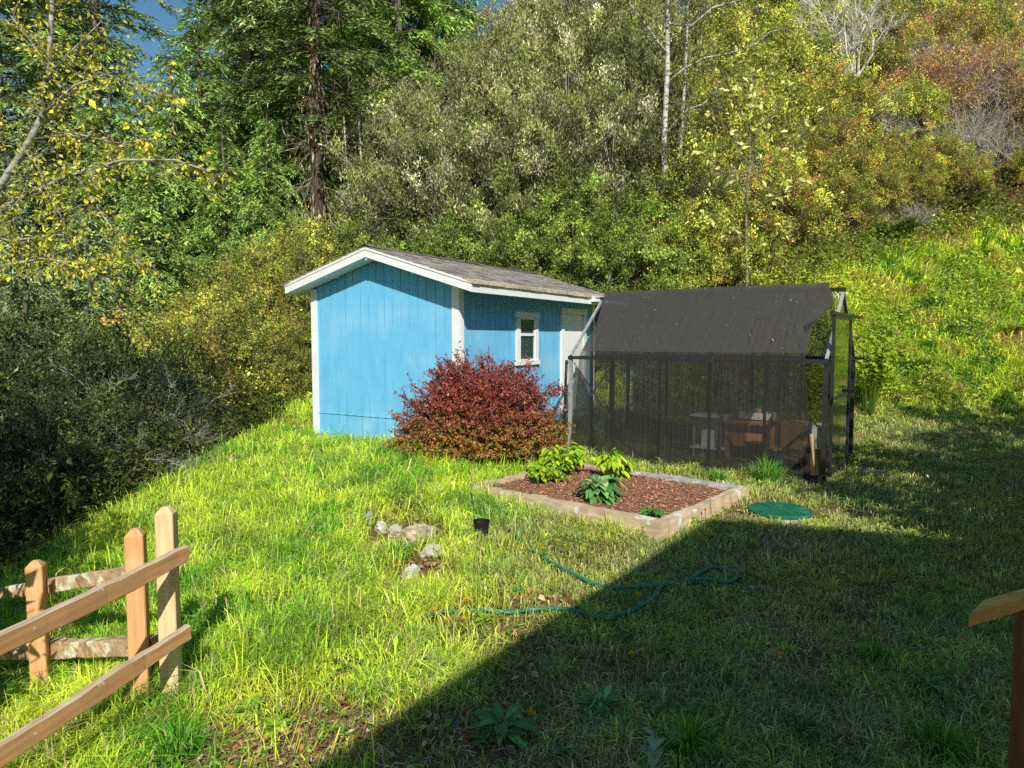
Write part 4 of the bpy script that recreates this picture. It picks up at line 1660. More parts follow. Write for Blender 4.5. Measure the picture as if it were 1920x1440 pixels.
# weeds between
n = 150000
x = rng.uniform(2.5, 22, n)
y = rng.uniform(13.2, 23, n)
top_ = np.interp(x, [2.5, 5, 7, 9, 12, 15, 22], [15.3, 16.3, 17.3, 18.2, 18.9, 19.6, 22])
keep = (y < top_ + .7) & (x < .8 * y + 1.5) & clear(x, y) & (fbm(x, y, .9, 115) > .44) & (y > np.interp(x, [2, 7, 12, 40], [14.3, 13.5, 13.4, 13.2]))
x, y = x[keep], y[keep]
n = len(x)
h1 = fbm(x, y, .8, 116)[:, None]
c = (np.array([.13, .28, .03]) * (1 - h1) + np.array([.60, .64, .07]) * h1) * np.exp(rng.normal(0, .3, (n, 1)))
P = np.stack([x, y, H(x, y) + rng.uniform(.05, .45, n)], -1)
leaves(acc, P, rnd(n) * np.array([1, 1, .5]), rnd(n, .7) + np.array([0, -.5, 1.]), rng.uniform(.04, .12, n), rng.uniform(.3, .6, n), c, .2)
o = acc.build('slope_grass', M['grass'])
tag(o, 'tall yellow green grass and weeds on the sunny slope behind the greenhouse', 'grass', kind='stuff')


# ================================================================== PLANT GENERATORS
def crown_points(seed, rx, ry, rz, ncl, flat=.0, inner=.45):
    r = np.random.default_rng(seed)
    d = norm(r.normal(0, 1, (ncl, 3)))
    d[:, 2] = np.abs(d[:, 2]) * 1.0 - .25
    d = norm(d)
    lump = .50 + .90 * fbm(d[:, 0] * 1.6 + d[:, 2] * .8 + seed, d[:, 1] * 1.6 + d[:, 2], .7, seed)
    rad = np.cbrt(r.uniform(inner ** 3, 1, ncl)) * lump
    p = d * rad[:, None] * np.array([rx, ry, rz])
    p[:, 2] += rz * .22
    return p, rad / lump, r


def shrub(name, seed, rx, rz, ncl, lpc, leaf, ratio, pal, mleaf, mstem, label, cat, group=None, clr=.42, upb=.3, sun=.5,
          stem=(.35, .30, .25), nstem=7, stemr=.03, base=0.15, tips=0.0, ry=None, twigvis=1.0):
    root = thing(name, label, cat, (0, 0, -200), group=group)
    ry = ry or rx
    p, rad, r = crown_points(seed, rx, ry, rz, ncl)
    p[:, 2] = np.maximum(p[:, 2] + base * rz, .1 + .1 * r.random(ncl))
    # stems: a few trunks then limbs out to each leaf clump
    sb = r.normal(0, .09 * rx, (nstem, 3)) * np.array([1, 1, 0])
    st_top = np.stack([r.normal(0, rx * .3, nstem), r.normal(0, ry * .3, nstem), rz * r.uniform(.45, .8, nstem)], -1)
    a = Acc()
    sc = np.array(stem)
    P = np.stack([sb, sb * .6 + st_top * .4 + r.normal(0, .06 * rz, (nstem, 3)) * [1, 1, .3], st_top], 1)
    polylines(a, P, np.tile([stemr, stemr * .7, stemr * .4], (nstem, 1)), 5, np.tile(sc, (nstem, 1)) * .9)
    j = np.argmin(((p[:, None, :2] - st_top[None, :, :2] * .8) ** 2).sum(-1) + r.random((ncl, nstem)) * .3 * rx, axis=1)
    f = np.clip(p[:, 2] / (st_top[j][:, 2] + 1e-6) * .55, .15, .95)[:, None]
    st = sb[j] * (1 - f) + st_top[j] * f
    mid = st * .5 + p * .5 + np.array([0, 0, 1]) * (.06 * rz) + r.normal(0, .05 * rx, (ncl, 3))
    P = np.stack([st, mid, p], 1)
    polylines(a, P, np.tile([stemr * .45, stemr * .25, stemr * .10], (ncl, 1)) * 1.0, 3, np.tile(sc, (ncl, 1)) * np.exp(r.normal(0, .2, (ncl, 1))))
    # twigs in the clumps
    nt = 4
    i = np.repeat(np.arange(ncl), nt)
    td = norm(norm(p[i]) * .8 + r.normal(0, .7, (ncl * nt, 3)) + np.array([0, 0, upb]))
    tl = clr * r.uniform(.6, 1.25, ncl * nt)[:, None]
    e = p[i] + td * tl
    P = np.stack([p[i], (p[i] + e) / 2 + r.normal(0, .03, (ncl * nt, 3)), e], 1)
    polylines(a, P, np.tile([stemr * .12, stemr * .09, stemr * .05], (ncl * nt, 1)) * twigvis, 3, np.tile(sc * 1.1, (ncl * nt, 1)))
    a.build('stem', M[mstem], root)
    # leaves along the twigs
    k = max(1, lpc // nt)
    ii = np.repeat(np.arange(ncl * nt), k)
    n = len(ii)
    t = r.uniform(.05, 1.08 + tips, n)[:, None]
    L = p[i][ii] + td[ii] * tl[ii] * t + r.normal(0, leaf * .8, (n, 3))
    ld = norm(td[ii] * .5 + r.normal(0, .75, (n, 3)) + np.array([0, 0, upb]))
    ln = norm(r.normal(0, .8, (n, 3)) + np.array([0, -.25, sun]))
    cb = np.exp(r.normal(0, .34, ncl))[i][ii][:, None]
    cp = np.array(pal, float)
    # each clump leans to one colour of the palette
    ci = r.choice(len(cp), ncl, p=cp[:, 3] / cp[:, 3].sum())[i][ii]
    li = r.choice(len(cp), n, p=cp[:, 3] / cp[:, 3].sum())
    c = np.where(r.random((n, 1)) < .6, cp[ci, :3], cp[li, :3])
    inn = .22 + .83 * np.clip(rad[i][ii], 0, 1)[:, None] ** 1.8  # inner leaves darkened: shade inside the crown put into leaf colour
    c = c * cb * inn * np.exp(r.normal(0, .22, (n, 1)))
    a = Acc()
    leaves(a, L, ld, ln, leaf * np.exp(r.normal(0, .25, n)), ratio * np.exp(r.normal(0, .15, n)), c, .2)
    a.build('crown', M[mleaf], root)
    return root


def conifer(name, seed, Ht, R, z0, nl, pal, label, cat='tree', group=None, card=.15, droop=.55, rise=.35, tr=.28, dens=1.0,
            dead=0, moss=False, barkc=(1, 1, 1), power=.85, lean=0.0):
    root = thing(name, label, cat, (0, 0, -200), group=group)
    r = np.random.default_rng(seed)
    a = Acc()
    zz = np.linspace(-.6, Ht, 16)
    wob = np.stack([np.cumsum(r.normal(0, .03, 16)) + lean * zz, np.cumsum(r.normal(0, .03, 16)), zz], -1)
    rad = tr * (1 - np.clip(zz, 0, Ht) / Ht) ** .8 + .012
    tube(a, wob, rad, 10, np.array(barkc))
    trunkx = lambda z: np.stack([np.interp(z, zz, wob[:, 0]), np.interp(z, zz, wob[:, 1]), z], -1)
    u = np.sort(r.random(nl))
    lz = z0 + (Ht - .2 - z0) * (1 - (1 - u) ** 1.25) 
    az = np.arange(nl) * 2.399 + r.normal(0, .3, nl)
    q = (lz - z0) / (Ht - z0)
    LL = (R * (1 - q) ** power + .25) * r.uniform(.62, 1.12, nl)
    hd = np.stack([np.cos(az), np.sin(az), np.zeros(nl)], -1)
    K = 6
    t = np.linspace(0, 1, K)[None, :, None]
    up = np.array([0, 0, 1.0])
    ri = rise * r.uniform(.3, 1.3, nl)[:, None, None]
    dr = droop * r.uniform(.6, 1.3, nl)[:, None, None]
    base = trunkx(lz)[:, None, :]
    Lb = LL[:, None, None]
    P = base + hd[:, None, :] * Lb * t + up * Lb * (ri * t - dr * t * t)
    P = P + r.normal(0, .025, P.shape) * Lb * t
    polylines(a, P, np.linspace(1, .2, K)[None, :] * (.012 + .011 * LL)[:, None], 4, np.tile(np.array(barkc) * .8, (nl, 1)))
    if dead:
        dz = r.uniform(z0 * .15, z0 + (Ht - z0) * .35, dead)
        da = r.uniform(0, 2 * PI, dead)
        dl = r.uniform(.4, 1.9, dead)[:, None, None]
        dh = np.stack([np.cos(da), np.sin(da), np.zeros(dead)], -1)[:, None, :]
        t5 = np.linspace(0, 1, 5)[None, :, None]
        Pd = trunkx(dz)[:, None, :] + dh * dl * t5 + up * dl * (r.uniform(-.1, .25, dead)[:, None, None] * t5 - .5 * t5 ** 2)
        Pd = Pd + r.normal(0, .05, Pd.shape) * t5
        polylines(a, Pd, np.tile(np.linspace(.022, .004, 5), (dead, 1)), 4, np.tile(np.array([2.6, 2.5, 2.2]), (dead, 1)))
        # side twigs
        m = dead * 5
        i = r.integers(0, dead, m)
        s = r.uniform(.3, .95, m)
        b = np.stack([np.stack([np.interp(s[k], np.linspace(0, 1, 5), Pd[i[k], :, ax]) for ax in range(3)]) for k in range(m)])
        e = b + r.normal(0, .28, (m, 3)) + np.array([0, 0, -.2])
        polylines(a, np.stack([b, (b + e) / 2 + r.normal(0, .05, (m, 3)), e], 1), np.tile([.010, .007, .003], (m, 1)), 3,
                  np.tile(np.array([2.6, 2.5, 2.2]), (m, 1)))
    a.build('trunk', M['bark'], root, smooth=True)
    # twigs
    nt = np.maximum((LL * 8 * dens).astype(int), 4)
    i = np.repeat(np.arange(nl), nt)
    n = len(i)
    tt = r.uniform(.12, 1.0, n)
    ip = tt * (K - 1)
    k0 = np.minimum(ip.astype(int), K - 2)
    fr = (ip - k0)[:, None]
    b = P[i, k0] * (1 - fr) + P[i, k0 + 1] * fr
    axd = norm(P[i, k0 + 1] - P[i, k0])
    side = norm(np.cross(axd, up)) * np.where(r.random(n) < .5, 1, -1)[:, None]
    tl = (LL[i] * .34 * (1.05 - tt * .7) * r.uniform(.5, 1.2, n) + .12)[:, None]
    td = norm(axd * .75 + side * r.uniform(.25, 1.0, n)[:, None] + r.normal(0, .18, (n, 3)) + up * (.05 - .3 * droop))
    # needle sprays
    nc = np.maximum((tl[:, 0] / (card * .24)).astype(int), 3)
    j = np.repeat(np.arange(n), nc)
    m = len(j)
    s = r.uniform(0, 1.0, m)[:, None]
    C = b[j] + td[j] * tl[j] * s + np.array([0, 0, -1]) * (tl[j] * s * s * droop * .35)
    sd = norm(np.cross(td[j], up)) * np.where(r.random(m) < .5, 1, -1)[:, None]
    cd = norm(td[j] * .9 + sd * r.uniform(.1, .9, m)[:, None] + r.normal(0, .22, (m, 3)) - up * .12 * droop)
    cn = norm(up * .8 + np.array([0, -.35, 0]) + r.normal(0, .5, (m, 3)))
    c = pick(pal, m, .22) * np.exp(r.normal(0, .2, nl))[i][j][:, None]
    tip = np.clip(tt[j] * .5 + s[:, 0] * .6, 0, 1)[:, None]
    c = c * (.30 + 1.1 * tip)  # inner sprays darker, tips lighter: shade within the boughs painted in
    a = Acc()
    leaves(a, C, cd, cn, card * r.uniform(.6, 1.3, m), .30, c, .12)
    if moss:
        # hanging pale lichen on the lower trunk and boughs
        k = 900
        zz_ = r.uniform(.3, Ht * .5, k)
        aa = r.uniform(0, 2 * PI, k)
        rr_ = np.abs(r.normal(0, .55, k)) * (zz_ < 7) + np.interp(zz_, zz, rad) * .95
        Pm = trunkx(zz_) + np.stack([np.cos(aa) * rr_, np.sin(aa) * rr_, np.zeros(k)], -1)
        leaves(a, Pm, r.normal(0, .25, (k, 3)) + np.array([0, 0, -1.]), r.normal(0, 1, (k, 3)), r.uniform(.12, .42, k), .2,
               pick([(.42, .40, .25, 3), (.36, .22, .07, 1), (.5, .48, .36, 2)], k, .2), .3)
    a.build('crown', M['needle'], root)
    return root


def bare_shrub(name, seed, h, spread, nst, levels, col, label, cat='shrub', r0=.022, group=None, up=.8, curl=.25, kids=4):
    root = thing(name, label, cat, (0, 0, -200), group=group)
    r = np.random.default_rng(seed)
    a = Acc()
    b = r.normal(0, .12 * spread, (nst, 3)) * [1, 1, 0]
    d = norm(np.stack([r.normal(0, spread / h * .7, nst), r.normal(0, spread / h * .7, nst), np.full(nst, up)], -1))
    ln = h * r.uniform(.35, .6, nst)
    rad = np.full(nst, r0)
    for lv in range(levels):
        m1 = b + d * ln[:, None] * .5 + r.normal(0, curl * .25, b.shape) * ln[:, None]
        e = b + d * ln[:, None] + r.normal(0, curl * .3, b.shape) * ln[:, None]
        P = np.stack([b, m1, e], 1)
        polylines(a, P, np.stack([rad, rad * .8, rad * .6], -1), 4 if lv < 2 else 3, np.tile(np.array(col), (len(b), 1)) * np.exp(r.normal(0, .2, (len(b), 1))))
        k = kids
        i = np.repeat(np.arange(len(b)), k)
        f = r.uniform(.3, 1.0, len(i))[:, None]
        nb = np.where(f < .5, b[i] * (1 - 2 * f) + m1[i] * 2 * f, m1[i] * (2 - 2 * f) + e[i] * (2 * f - 1))
        d = norm(d[i] + r.normal(0, .55, (len(i), 3)) + np.array([0, 0, .08]))
        ln = ln[i] * r.uniform(.4, .75, len(i))
        rad = rad[i] * .58
        b = nb
    a.build('branches', M['twig'], root)
    return root


def stem_tree(name, seed, pts, r0, r1, branches, leafspec, label, cat='tree', mstem='palebark', tint=(1, 1, 1), group=None,
              mleaf='leaf'):
    """a tree whose trunk follows pts (local); branches = list of polylines; leaves strewn on them"""
    root = thing(name, label, cat, (0, 0, -200), group=group)
    r = np.random.default_rng(seed)
    a = Acc()
    pts = np.array(pts, float)
    tube(a, pts, np.linspace(r0, r1, len(pts)), 9, np.array(tint))
    tips = []
    for B, rb in branches:
        B = np.array(B, float)
        tube(a, B, np.linspace(rb, rb * .3, len(B)), 6, np.array(tint) * .95)
        tips.append(B)
    n_, lf, ratio, pal, spread, twl, hang = leafspec
    # twigs
    al = tips + [pts[len(pts) // 2:]]
    S, E = [], []
    for B in al:
        L = np.linalg.norm(np.diff(B, axis=0), axis=1).sum()
        k = max(int(L * n_), 3)
        s = r.uniform(.12, 1, k) * (len(B) - 1)
        k0 = np.minimum(s.astype(int), len(B) - 2)
        p = B[k0] + (B[k0 + 1] - B[k0]) * (s - k0)[:, None]
        dd = norm(norm(B[k0 + 1] - B[k0]) * .6 + r.normal(0, .7, (k, 3)) + np.array([0, 0, -hang]))
        S.append(p)
        E.append(p + dd * twl * r.uniform(.4, 1.2, k)[:, None])
    S, E = np.concatenate(S), np.concatenate(E)
    mid = (S + E) / 2 + r.normal(0, .06 * twl, S.shape)
    polylines(a, np.stack([S, mid, E], 1), np.tile([.006, .004, .002], (len(S), 1)), 3, np.tile(np.array(tint) * .7, (len(S), 1)))
    a.build('trunk', M[mstem], root, smooth=True)
    i = np.repeat(np.arange(len(S)), spread)
    m = len(i)
    t = r.uniform(.15, 1.05, m)[:, None]
    L = S[i] + (E[i] - S[i]) * t + r.normal(0, lf * .5, (m, 3))
    ld = norm(norm(E[i] - S[i]) * .5 + r.normal(0, .6, (m, 3)) + np.array([0, 0, -.25]))
    a = Acc()
    cc = pick(pal, m, .25)
    leaves(a, L, ld, norm(r.normal(0, .8, (m, 3)) + np.array([0, -.4, .5])), lf * np.exp(r.normal(0, .25, m)), ratio, cc, .25)
    a.build('crown', M[mleaf], root)
    return root


def place(root, px, Y, rz=None, scale=1.0, dz=0.0, label=None, group=None, first=None):
    p = at(px, Y)
    loc = (p[0], p[1], p[2] + dz)
    rz = rng.uniform(0, 2 * PI) if rz is None else rz
    if root.location.z < -100:
        root.location = loc
        root.rotation_euler = (0, 0, rz)
        root.scale = (scale,) * 3 if np.isscalar(scale) else scale
        if label:
            root['label'] = label
        if group:
            root['group'] = group
        return root
    return dup(root, label or root['label'], loc, rz, scale, group)


# ================================================================== BARBERRY
def barberry():
    root = thing('barberry_bush', 'spiky red barberry bush standing before the blue shed', 'bush', (-.44, 9.22, float(H(-.44, 9.22)) + .05))
    r = np.random.default_rng(77)
    nb = 800
    az = r.uniform(0, 2 * PI, nb)
    el = np.arccos(np.clip(r.uniform(-.12, 1, nb), 0, 1) ** 1.0)      # from vertical
    d = np.stack([np.sin(el) * np.cos(az), np.sin(el) * np.sin(az), np.cos(el)], -1)
    reach = (.66 + .26 * r.random(nb) + (.10 * (r.random(nb) < .08))) * (.80 + .45 * fbm(d[:, 0] * 2 + 5, d[:, 1] * 2 + d[:, 2], .6, 7))
    tipp = d * reach[:, None] * np.array([1.28, .70, 1.36])
    # arching: tips droop outward
    tipp[:, 2] = tipp[:, 2] * 1.0 + .10
    b = np.stack([r.normal(0, .34, nb), r.normal(0, .2, nb), np.zeros(nb)], -1)
    K = 7
    t = np.linspace(0, 1, K)[None, :, None]
    ctl = b * .4 + tipp * .45 + np.array([0, 0, .28]) * (tipp[:, 2:3] * .5 + .3)
    P = b[:, None] * (1 - t) ** 2 + ctl[:, None] * 2 * t * (1 - t) + tipp[:, None] * t * t
    P = P + r.normal(0, .012, P.shape)
    a = Acc()
    polylines(a, P, np.tile(np.linspace(.007, .0022, K), (nb, 1)), 4, np.tile([.20, .10, .07], (nb, 1)))
    # side shoots
    m = nb * 8
    i = r.integers(0, nb, m)
    s = r.uniform(.30, .98, m)
    ip = s * (K - 1)
    k0 = np.minimum(ip.astype(int), K - 2)
    S = P[i, k0] + (P[i, k0 + 1] - P[i, k0]) * (ip - k0)[:, None]
    ax = norm(P[i, k0 + 1] - P[i, k0])
    out = norm(S * np.array([1, 1, .8]))
    dd = norm(ax * .7 + out * .5 + r.normal(0, .45, (m, 3)))
    E = S + dd * r.uniform(.07, .22, m)[:, None]
    polylines(a, np.stack([S, (S + E) / 2, E], 1), np.tile([.003, .0022, .0012], (m, 1)), 3, np.tile([.20, .10, .07], (m, 1)))
    a.build('branches', M['twig'], root)
    # leaves: small whorls along the main tips and shoots
    def along(S, E, k):
        i = np.repeat(np.arange(len(S)), k)
        t = r.uniform(.05, 1.05, len(i))[:, None]
        return S[i] + (E[i] - S[i]) * t + r.normal(0, .010, (len(i), 3)), norm(E[i] - S[i])
    L1, D1 = along(S, E, 17)
    L2, D2 = along(P[:, 4], P[:, 5], 10)
    L3, D3 = along(P[:, 5], P[:, 6], 13)
    L = np.concatenate([L1, L2, L3])
    D = np.concatenate([D1, D2, D3])
    ok = L[:, 2] > .04
    L, D = L[ok], D[ok]
    n = len(L)
    h = L[:, 2] / 1.3
    red = sstep(.10, .60, h + .35 * (fbm(L[:, 0], L[:, 2] + L[:, 1], .35, 70) - .5))[:, None]
    deep = np.array([.27, .062, .052])
    rust = np.array([.44, .17, .035])
    grn = np.array([.20, .22, .025])
    mixl = np.where(r.random((n, 1)) < .5, rust, grn)
    c = deep * red + mixl * (1 - red)
    c = np.where(r.random((n, 1)) < .09, np.array([.46, .16, .13]), c)
    c = np.where(r.random((n, 1)) < .04, np.array([.40, .34, .04]), c)
    c = c * np.exp(r.normal(0, .3, (n, 1)))
    a = Acc()
    leaves(a, L, D * .5 + r.normal(0, .7, (n, 3)), r.normal(0, .8, (n, 3)) + np.array([0, -.2, .6]), .032 * np.exp(r.normal(0, .25, n)), .6, c, .2)
    a.build('crown', M['glossleaf'], root)
barberry()

# ================================================================== GARDEN PLANTS
def bedp(i, j, z=.07):
    w = BED0 + BU * i + BV * j
    return (w[0], w[1], z)


def rosette(name, label, loc, nleaf, L, ratio, pal, tilt=(.2, .9), droop=.4, seed=0, cat='plant', group=None, height=0.0, scale=1.0, mat='plainleaf', rz=0.0):
    root = thing(name, label, cat, loc, rz, group, scale)
    r = np.random.default_rng(seed)
    az = np.arange(nleaf) * 2.4 + r.normal(0, .25, nleaf)
    tl = r.uniform(tilt[0], tilt[1], nleaf)
    D = np.stack([np.cos(az) * np.cos(tl), np.sin(az) * np.cos(tl), np.sin(tl)], -1)
    zz = r.uniform(0, height, nleaf)
    hor = np.stack([np.cos(az), np.sin(az), np.zeros(nleaf)], -1)
    pet = L * .35 * r.uniform(.3, 1.2, nleaf)[:, None]
    P = hor * pet * .6 + np.array([0, 0, 1]) * (zz[:, None] + .02)
    N = np.stack([-np.cos(az) * np.sin(tl), -np.sin(az) * np.sin(tl), np.cos(tl)], -1) + r.normal(0, .15, (nleaf, 3))
    a = Acc()
    pc_ = np.array(pal, float)
    c = pc_[r.choice(len(pc_), nleaf, p=pc_[:, 3] / pc_[:, 3].sum()), :3] * np.exp(r.normal(0, .18, (nleaf, 1)))
    bigleaf(a, P, D, N, L * r.uniform(.6, 1.15, nleaf), ratio * np.exp(r.normal(0, .12, nleaf)), c, droop=droop, fold=.22)
    a.build('leaves', M[mat], root)
    a = Acc()
    polylines(a, np.stack([np.zeros((nleaf, 3)) + np.array([0, 0, 1]) * zz[:, None] * .8, P * .5 + np.array([0, 0, .5]) * zz[:, None], P], 1),
              np.tile([L * .03, L * .025, L * .02], (nleaf, 1)), 3, c * .8)
    a.build('stalks', M[mat], root)
    return root


def leafy_plant(name, label, loc, nst, h, spread, lf, ratio, pal, seed, lps=12, droop=.45, cat='plant', pairs=True):
    root = thing(name, label, cat, loc)
    r = np.random.default_rng(seed)
    az = r.uniform(0, 2 * PI, nst)
    rr = spread * np.sqrt(r.random(nst))
    E = np.stack([np.cos(az) * rr, np.sin(az) * rr, h * r.uniform(.6, 1.05, nst) * (1 - .3 * (rr / spread) ** 2)], -1)
    B = E * np.array([.15, .15, 0])
    mid = E * np.array([.45, .45, .65])
    a = Acc()
    polylines(a, np.stack([B, mid, E], 1), np.tile([.005, .004, .002], (nst, 1)), 4, np.tile([.12, .20, .03], (nst, 1)))
    a.build('stalks', M['plainleaf'], root)
    i = np.repeat(np.arange(nst), lps)
    n = len(i)
    t = r.uniform(.35, 1.05, n)[:, None]
    L = np.where(t < .5, B[i] + (mid[i] - B[i]) * t * 2, mid[i] + (E[i] - mid[i]) * (t * 2 - 1))
    a2 = r.uniform(0, 2 * PI, n)
    D = norm(np.stack([np.cos(a2), np.sin(a2), r.uniform(-.5, .35, n)], -1) + norm(E[i] * [1, 1, 0] + 1e-6) * .4)
    c = pick(pal, n, .2)
    a = Acc()
    bigleaf(a, L, D, r.normal(0, .3, (n, 3)) + np.array([0, 0, 1.]), lf * r.uniform(.55, 1.15, n), ratio, c, droop=droop, fold=.15)
    a.build('leaves', M['plainleaf'], root)
    return root


YG = [(.36, .54, .02, 3), (.46, .58, .03, 2), (.16, .38, .02, 2)]
GG = [(.15, .36, .10, 3), (.22, .44, .11, 2), (.11, .28, .07, 2), (.50, .58, .22, .8)]
leafy_plant('raspberry_plant', 'bright yellow green leafy plant in the back left of the raised bed', bedp(1.50, 2.13), 30, .38, .32, .115, .55, YG, 1, 13)
leafy_plant('raspberry_plant', 'low yellow green leafy plant in the front left part of the raised bed', bedp(.95, 2.0), 24, .22, .28, .085, .6, YG, 2, 12)
leafy_plant('raspberry_plant', 'small bright plant with hanging leaves near the back timber of the raised bed', bedp(1.66, 1.52), 20, .36, .23, .14, .5, YG, 3, 11, .7)
rosette('foxglove_plant', 'grey green broad leaved clump in the middle of the raised bed', bedp(.58, 1.05), 130, .25, .44, GG, (.02, .8), .55, 4, height=.16)
rosette('foxglove_seedling', 'small dark green plant leaning over the near corner of the raised bed', bedp(.30, .28), 13, .17, .38,
        [(.05, .22, .03, 2), (.08, .26, .04, 1)], (.0, .5), .5, 5, height=.05)
# dandelion stems and flower by the right timber
def flower(label, loc, h, r_=.018, group=None, seed=0, lean=(0, 0)):
    root = thing('dandelion', label, 'flower', loc, group=group)
    a = Acc()
    tube(a, [(0, 0, 0), (lean[0] * .4, lean[1] * .4, h * .6), (lean[0], lean[1], h)], .0035, 5, (.16, .26, .04))
    a.build('flower_stalk', M['plainleaf'], root)
    a = Acc()
    r = np.random.default_rng(seed)
    n = 34
    az = r.uniform(0, 2 * PI, n)
    el = r.uniform(.1, 1.3, n)
    D = np.stack([np.cos(az) * np.cos(el), np.sin(az) * np.cos(el), np.sin(el)], -1)
    leaves(a, np.tile([lean[0], lean[1], h], (n, 1)), D, r.normal(0, .3, (n, 3)) + [0, 0, 1.], r_ * r.uniform(.8, 1.15, n), .35,
           pick([(.75, .50, .01, 3), (.80, .60, .02, 1)], n, .1), .1)
    a.build('petals', M['flower'], root)
    return root
p = bedp(.95, -.02, .0)
flower('tall yellow dandelion growing beside the right timber of the raised bed', p, .30, .024, seed=1, lean=(-.05, .02))
fl0 = None
fpx = [(843, 1042), (900, 1048), (985, 1052), (1017, 1055), (1047, 1042), (1066, 1033), (1095, 1060), (835, 1093), (985, 1053), (1128, 1044),
       (747, 1088), (870, 1193), (838, 1194), (1060, 1048), (1110, 1064), (1230, 1008), (1205, 1013), (1255, 1002), (1322, 982), (1304, 1022),
       (1476, 1054), (1412, 1044), (1410, 1046), (1416, 1042), (1374, 1080), (1533, 1054), (1555, 1092), (1080, 1216), (1184, 1262), (1195, 1150),
       (1173, 1134), (1180, 1106), (1253, 1232), (1530, 973), (1540, 983), (1603, 887), (1587, 898), (1760, 960), (1350, 1072), (1405, 1062),
       (997, 1388), (965, 1092), (1040, 1122), (815, 1180), (875, 1163)]
for i, (px, py) in enumerate(fpx):
    q = G(px, py)
    loc = (q[0], q[1], q[2])
    lab = 'small yellow dandelion flower low in the lawn grass'
    if fl0 is None:
        fl0 = flower(lab, loc, .11, .023, 'dandelions in the lawn', 3)
    else:
        dup(fl0, lab, loc, rng.uniform(0, 6), rng.uniform(.75, 1.2), 'dandelions in the lawn')

# broad weeds in the foreground
WD = [(.13, .30, .09, 2), (.18, .38, .11, 2), (.09, .24, .06, 1)]
WL = [(.30, .54, .03, 2), (.42, .58, .05, 1), (.17, .40, .03, 2)]
for k, (px, py, nl, L, rt, pal, lab) in enumerate([
        (940, 1392, 34, .16, .26, WD, 'toothed dandelion rosette in the shade at the bottom, left of the pale rosette'),
        (1238, 1408, 9, .17, .42, [(.40, .50, .30, 1), (.32, .42, .24, 1)], 'pale grey green rosette at the bottom of the shaded lawn'),
        (1130, 1335, 26, .13, .25, WD, 'loose dandelion rosette above the pale rosette in the shaded lawn'),
        (650, 1272, 40, .10, .5, [(.05, .17, .02, 1), (.035, .12, .015, 1)], 'dark green leafy weed on the sunny litter patch'),
        (662, 1228, 9, .11, .5, WL, 'bright yellow green dock weed just above the dark leafy weed'),
        (608, 1300, 8, .10, .5, WL, 'small yellow green weed left of the dark leafy weed, on brown litter'),
        (470, 1350, 22, .09, .5, WL, 'yellow green weed patch on brown litter right of the near fence'),
        (520, 1385, 26, .08, .55, WL, 'lowest bright weed patch on the litter at the bottom'),
        (30, 1320, 16, .13, .5, WL, 'bright leafy weed at the left edge below the fence rails'),
        (40, 1260, 16, .10, .5, WL, 'bright leafy weed between the two left fence posts'),
        (165, 1175, 12, .13, .5, WL, 'bright leafy weed seen through the fence above the log rail'),
        (60, 1385, 14, .11, .5, WL, 'bright leafy weed at the bottom left corner'),
        (1060, 1425, 12, .06, .75, WD, 'patch of round leaved creeping weed at the bottom edge'),
        (1510, 1390, 18, .12, .3, [(.06, .17, .02, 1)], 'green strap leaved weed at the bottom of the lawn'),
        (905, 1180, 12, .10, .35, WL, 'yellow green weed beside the hose in the sun'),
        (1740, 1300, 18, .10, .4, WD, 'dark broad weed in the shade left of the wooden rail post'),
        (1292, 985, 14, .11, .4, WL, 'bright weed growing against the right timber of the raised bed'),
        (445, 880, 20, .16, .5, WL, 'yellow leafy weed on the crest of the left bank')]):
    q = G(px, py)
    rosette('weed_plant', lab, (q[0], q[1], q[2]), nl, L, rt, pal, (.1, 1.0), .45, 200 + k, cat='weed', height=.05 if nl < 30 else .08)

# grass tussocks one can pick out
def tussock(label, loc, h, n, pal, seed, spread=.5, group=None):
    global rng
    a = Acc()
    r = np.random.default_rng(seed)
    az = r.uniform(0, 2 * PI, n)
    rr = np.abs(r.normal(0, .2, n)) * h
    hh = h * r.uniform(.5, 1.15, n)
    ln = np.clip(r.normal(.6, .3, n) + rr / h * spread, .05, 1.25)
    blades(a, np.cos(az) * rr, np.sin(az) * rr, np.zeros(n) - .01, hh, np.full(n, .007), az + r.normal(0, .35, n), ln, pick(pal, n, .25))
    o = a.build('grass_tuft', M['grass'])
    o.location = loc
    return tag(o, label, 'grass tuft')
TG = [(.12, .38, .03, 3), (.24, .52, .04, 2), (.07, .24, .025, 2), (.6, .5, .25, .5)]
TL = [(.32, .56, .04, 3), (.52, .68, .07, 2), (.14, .34, .03, 1), (.65, .56, .28, .8)]
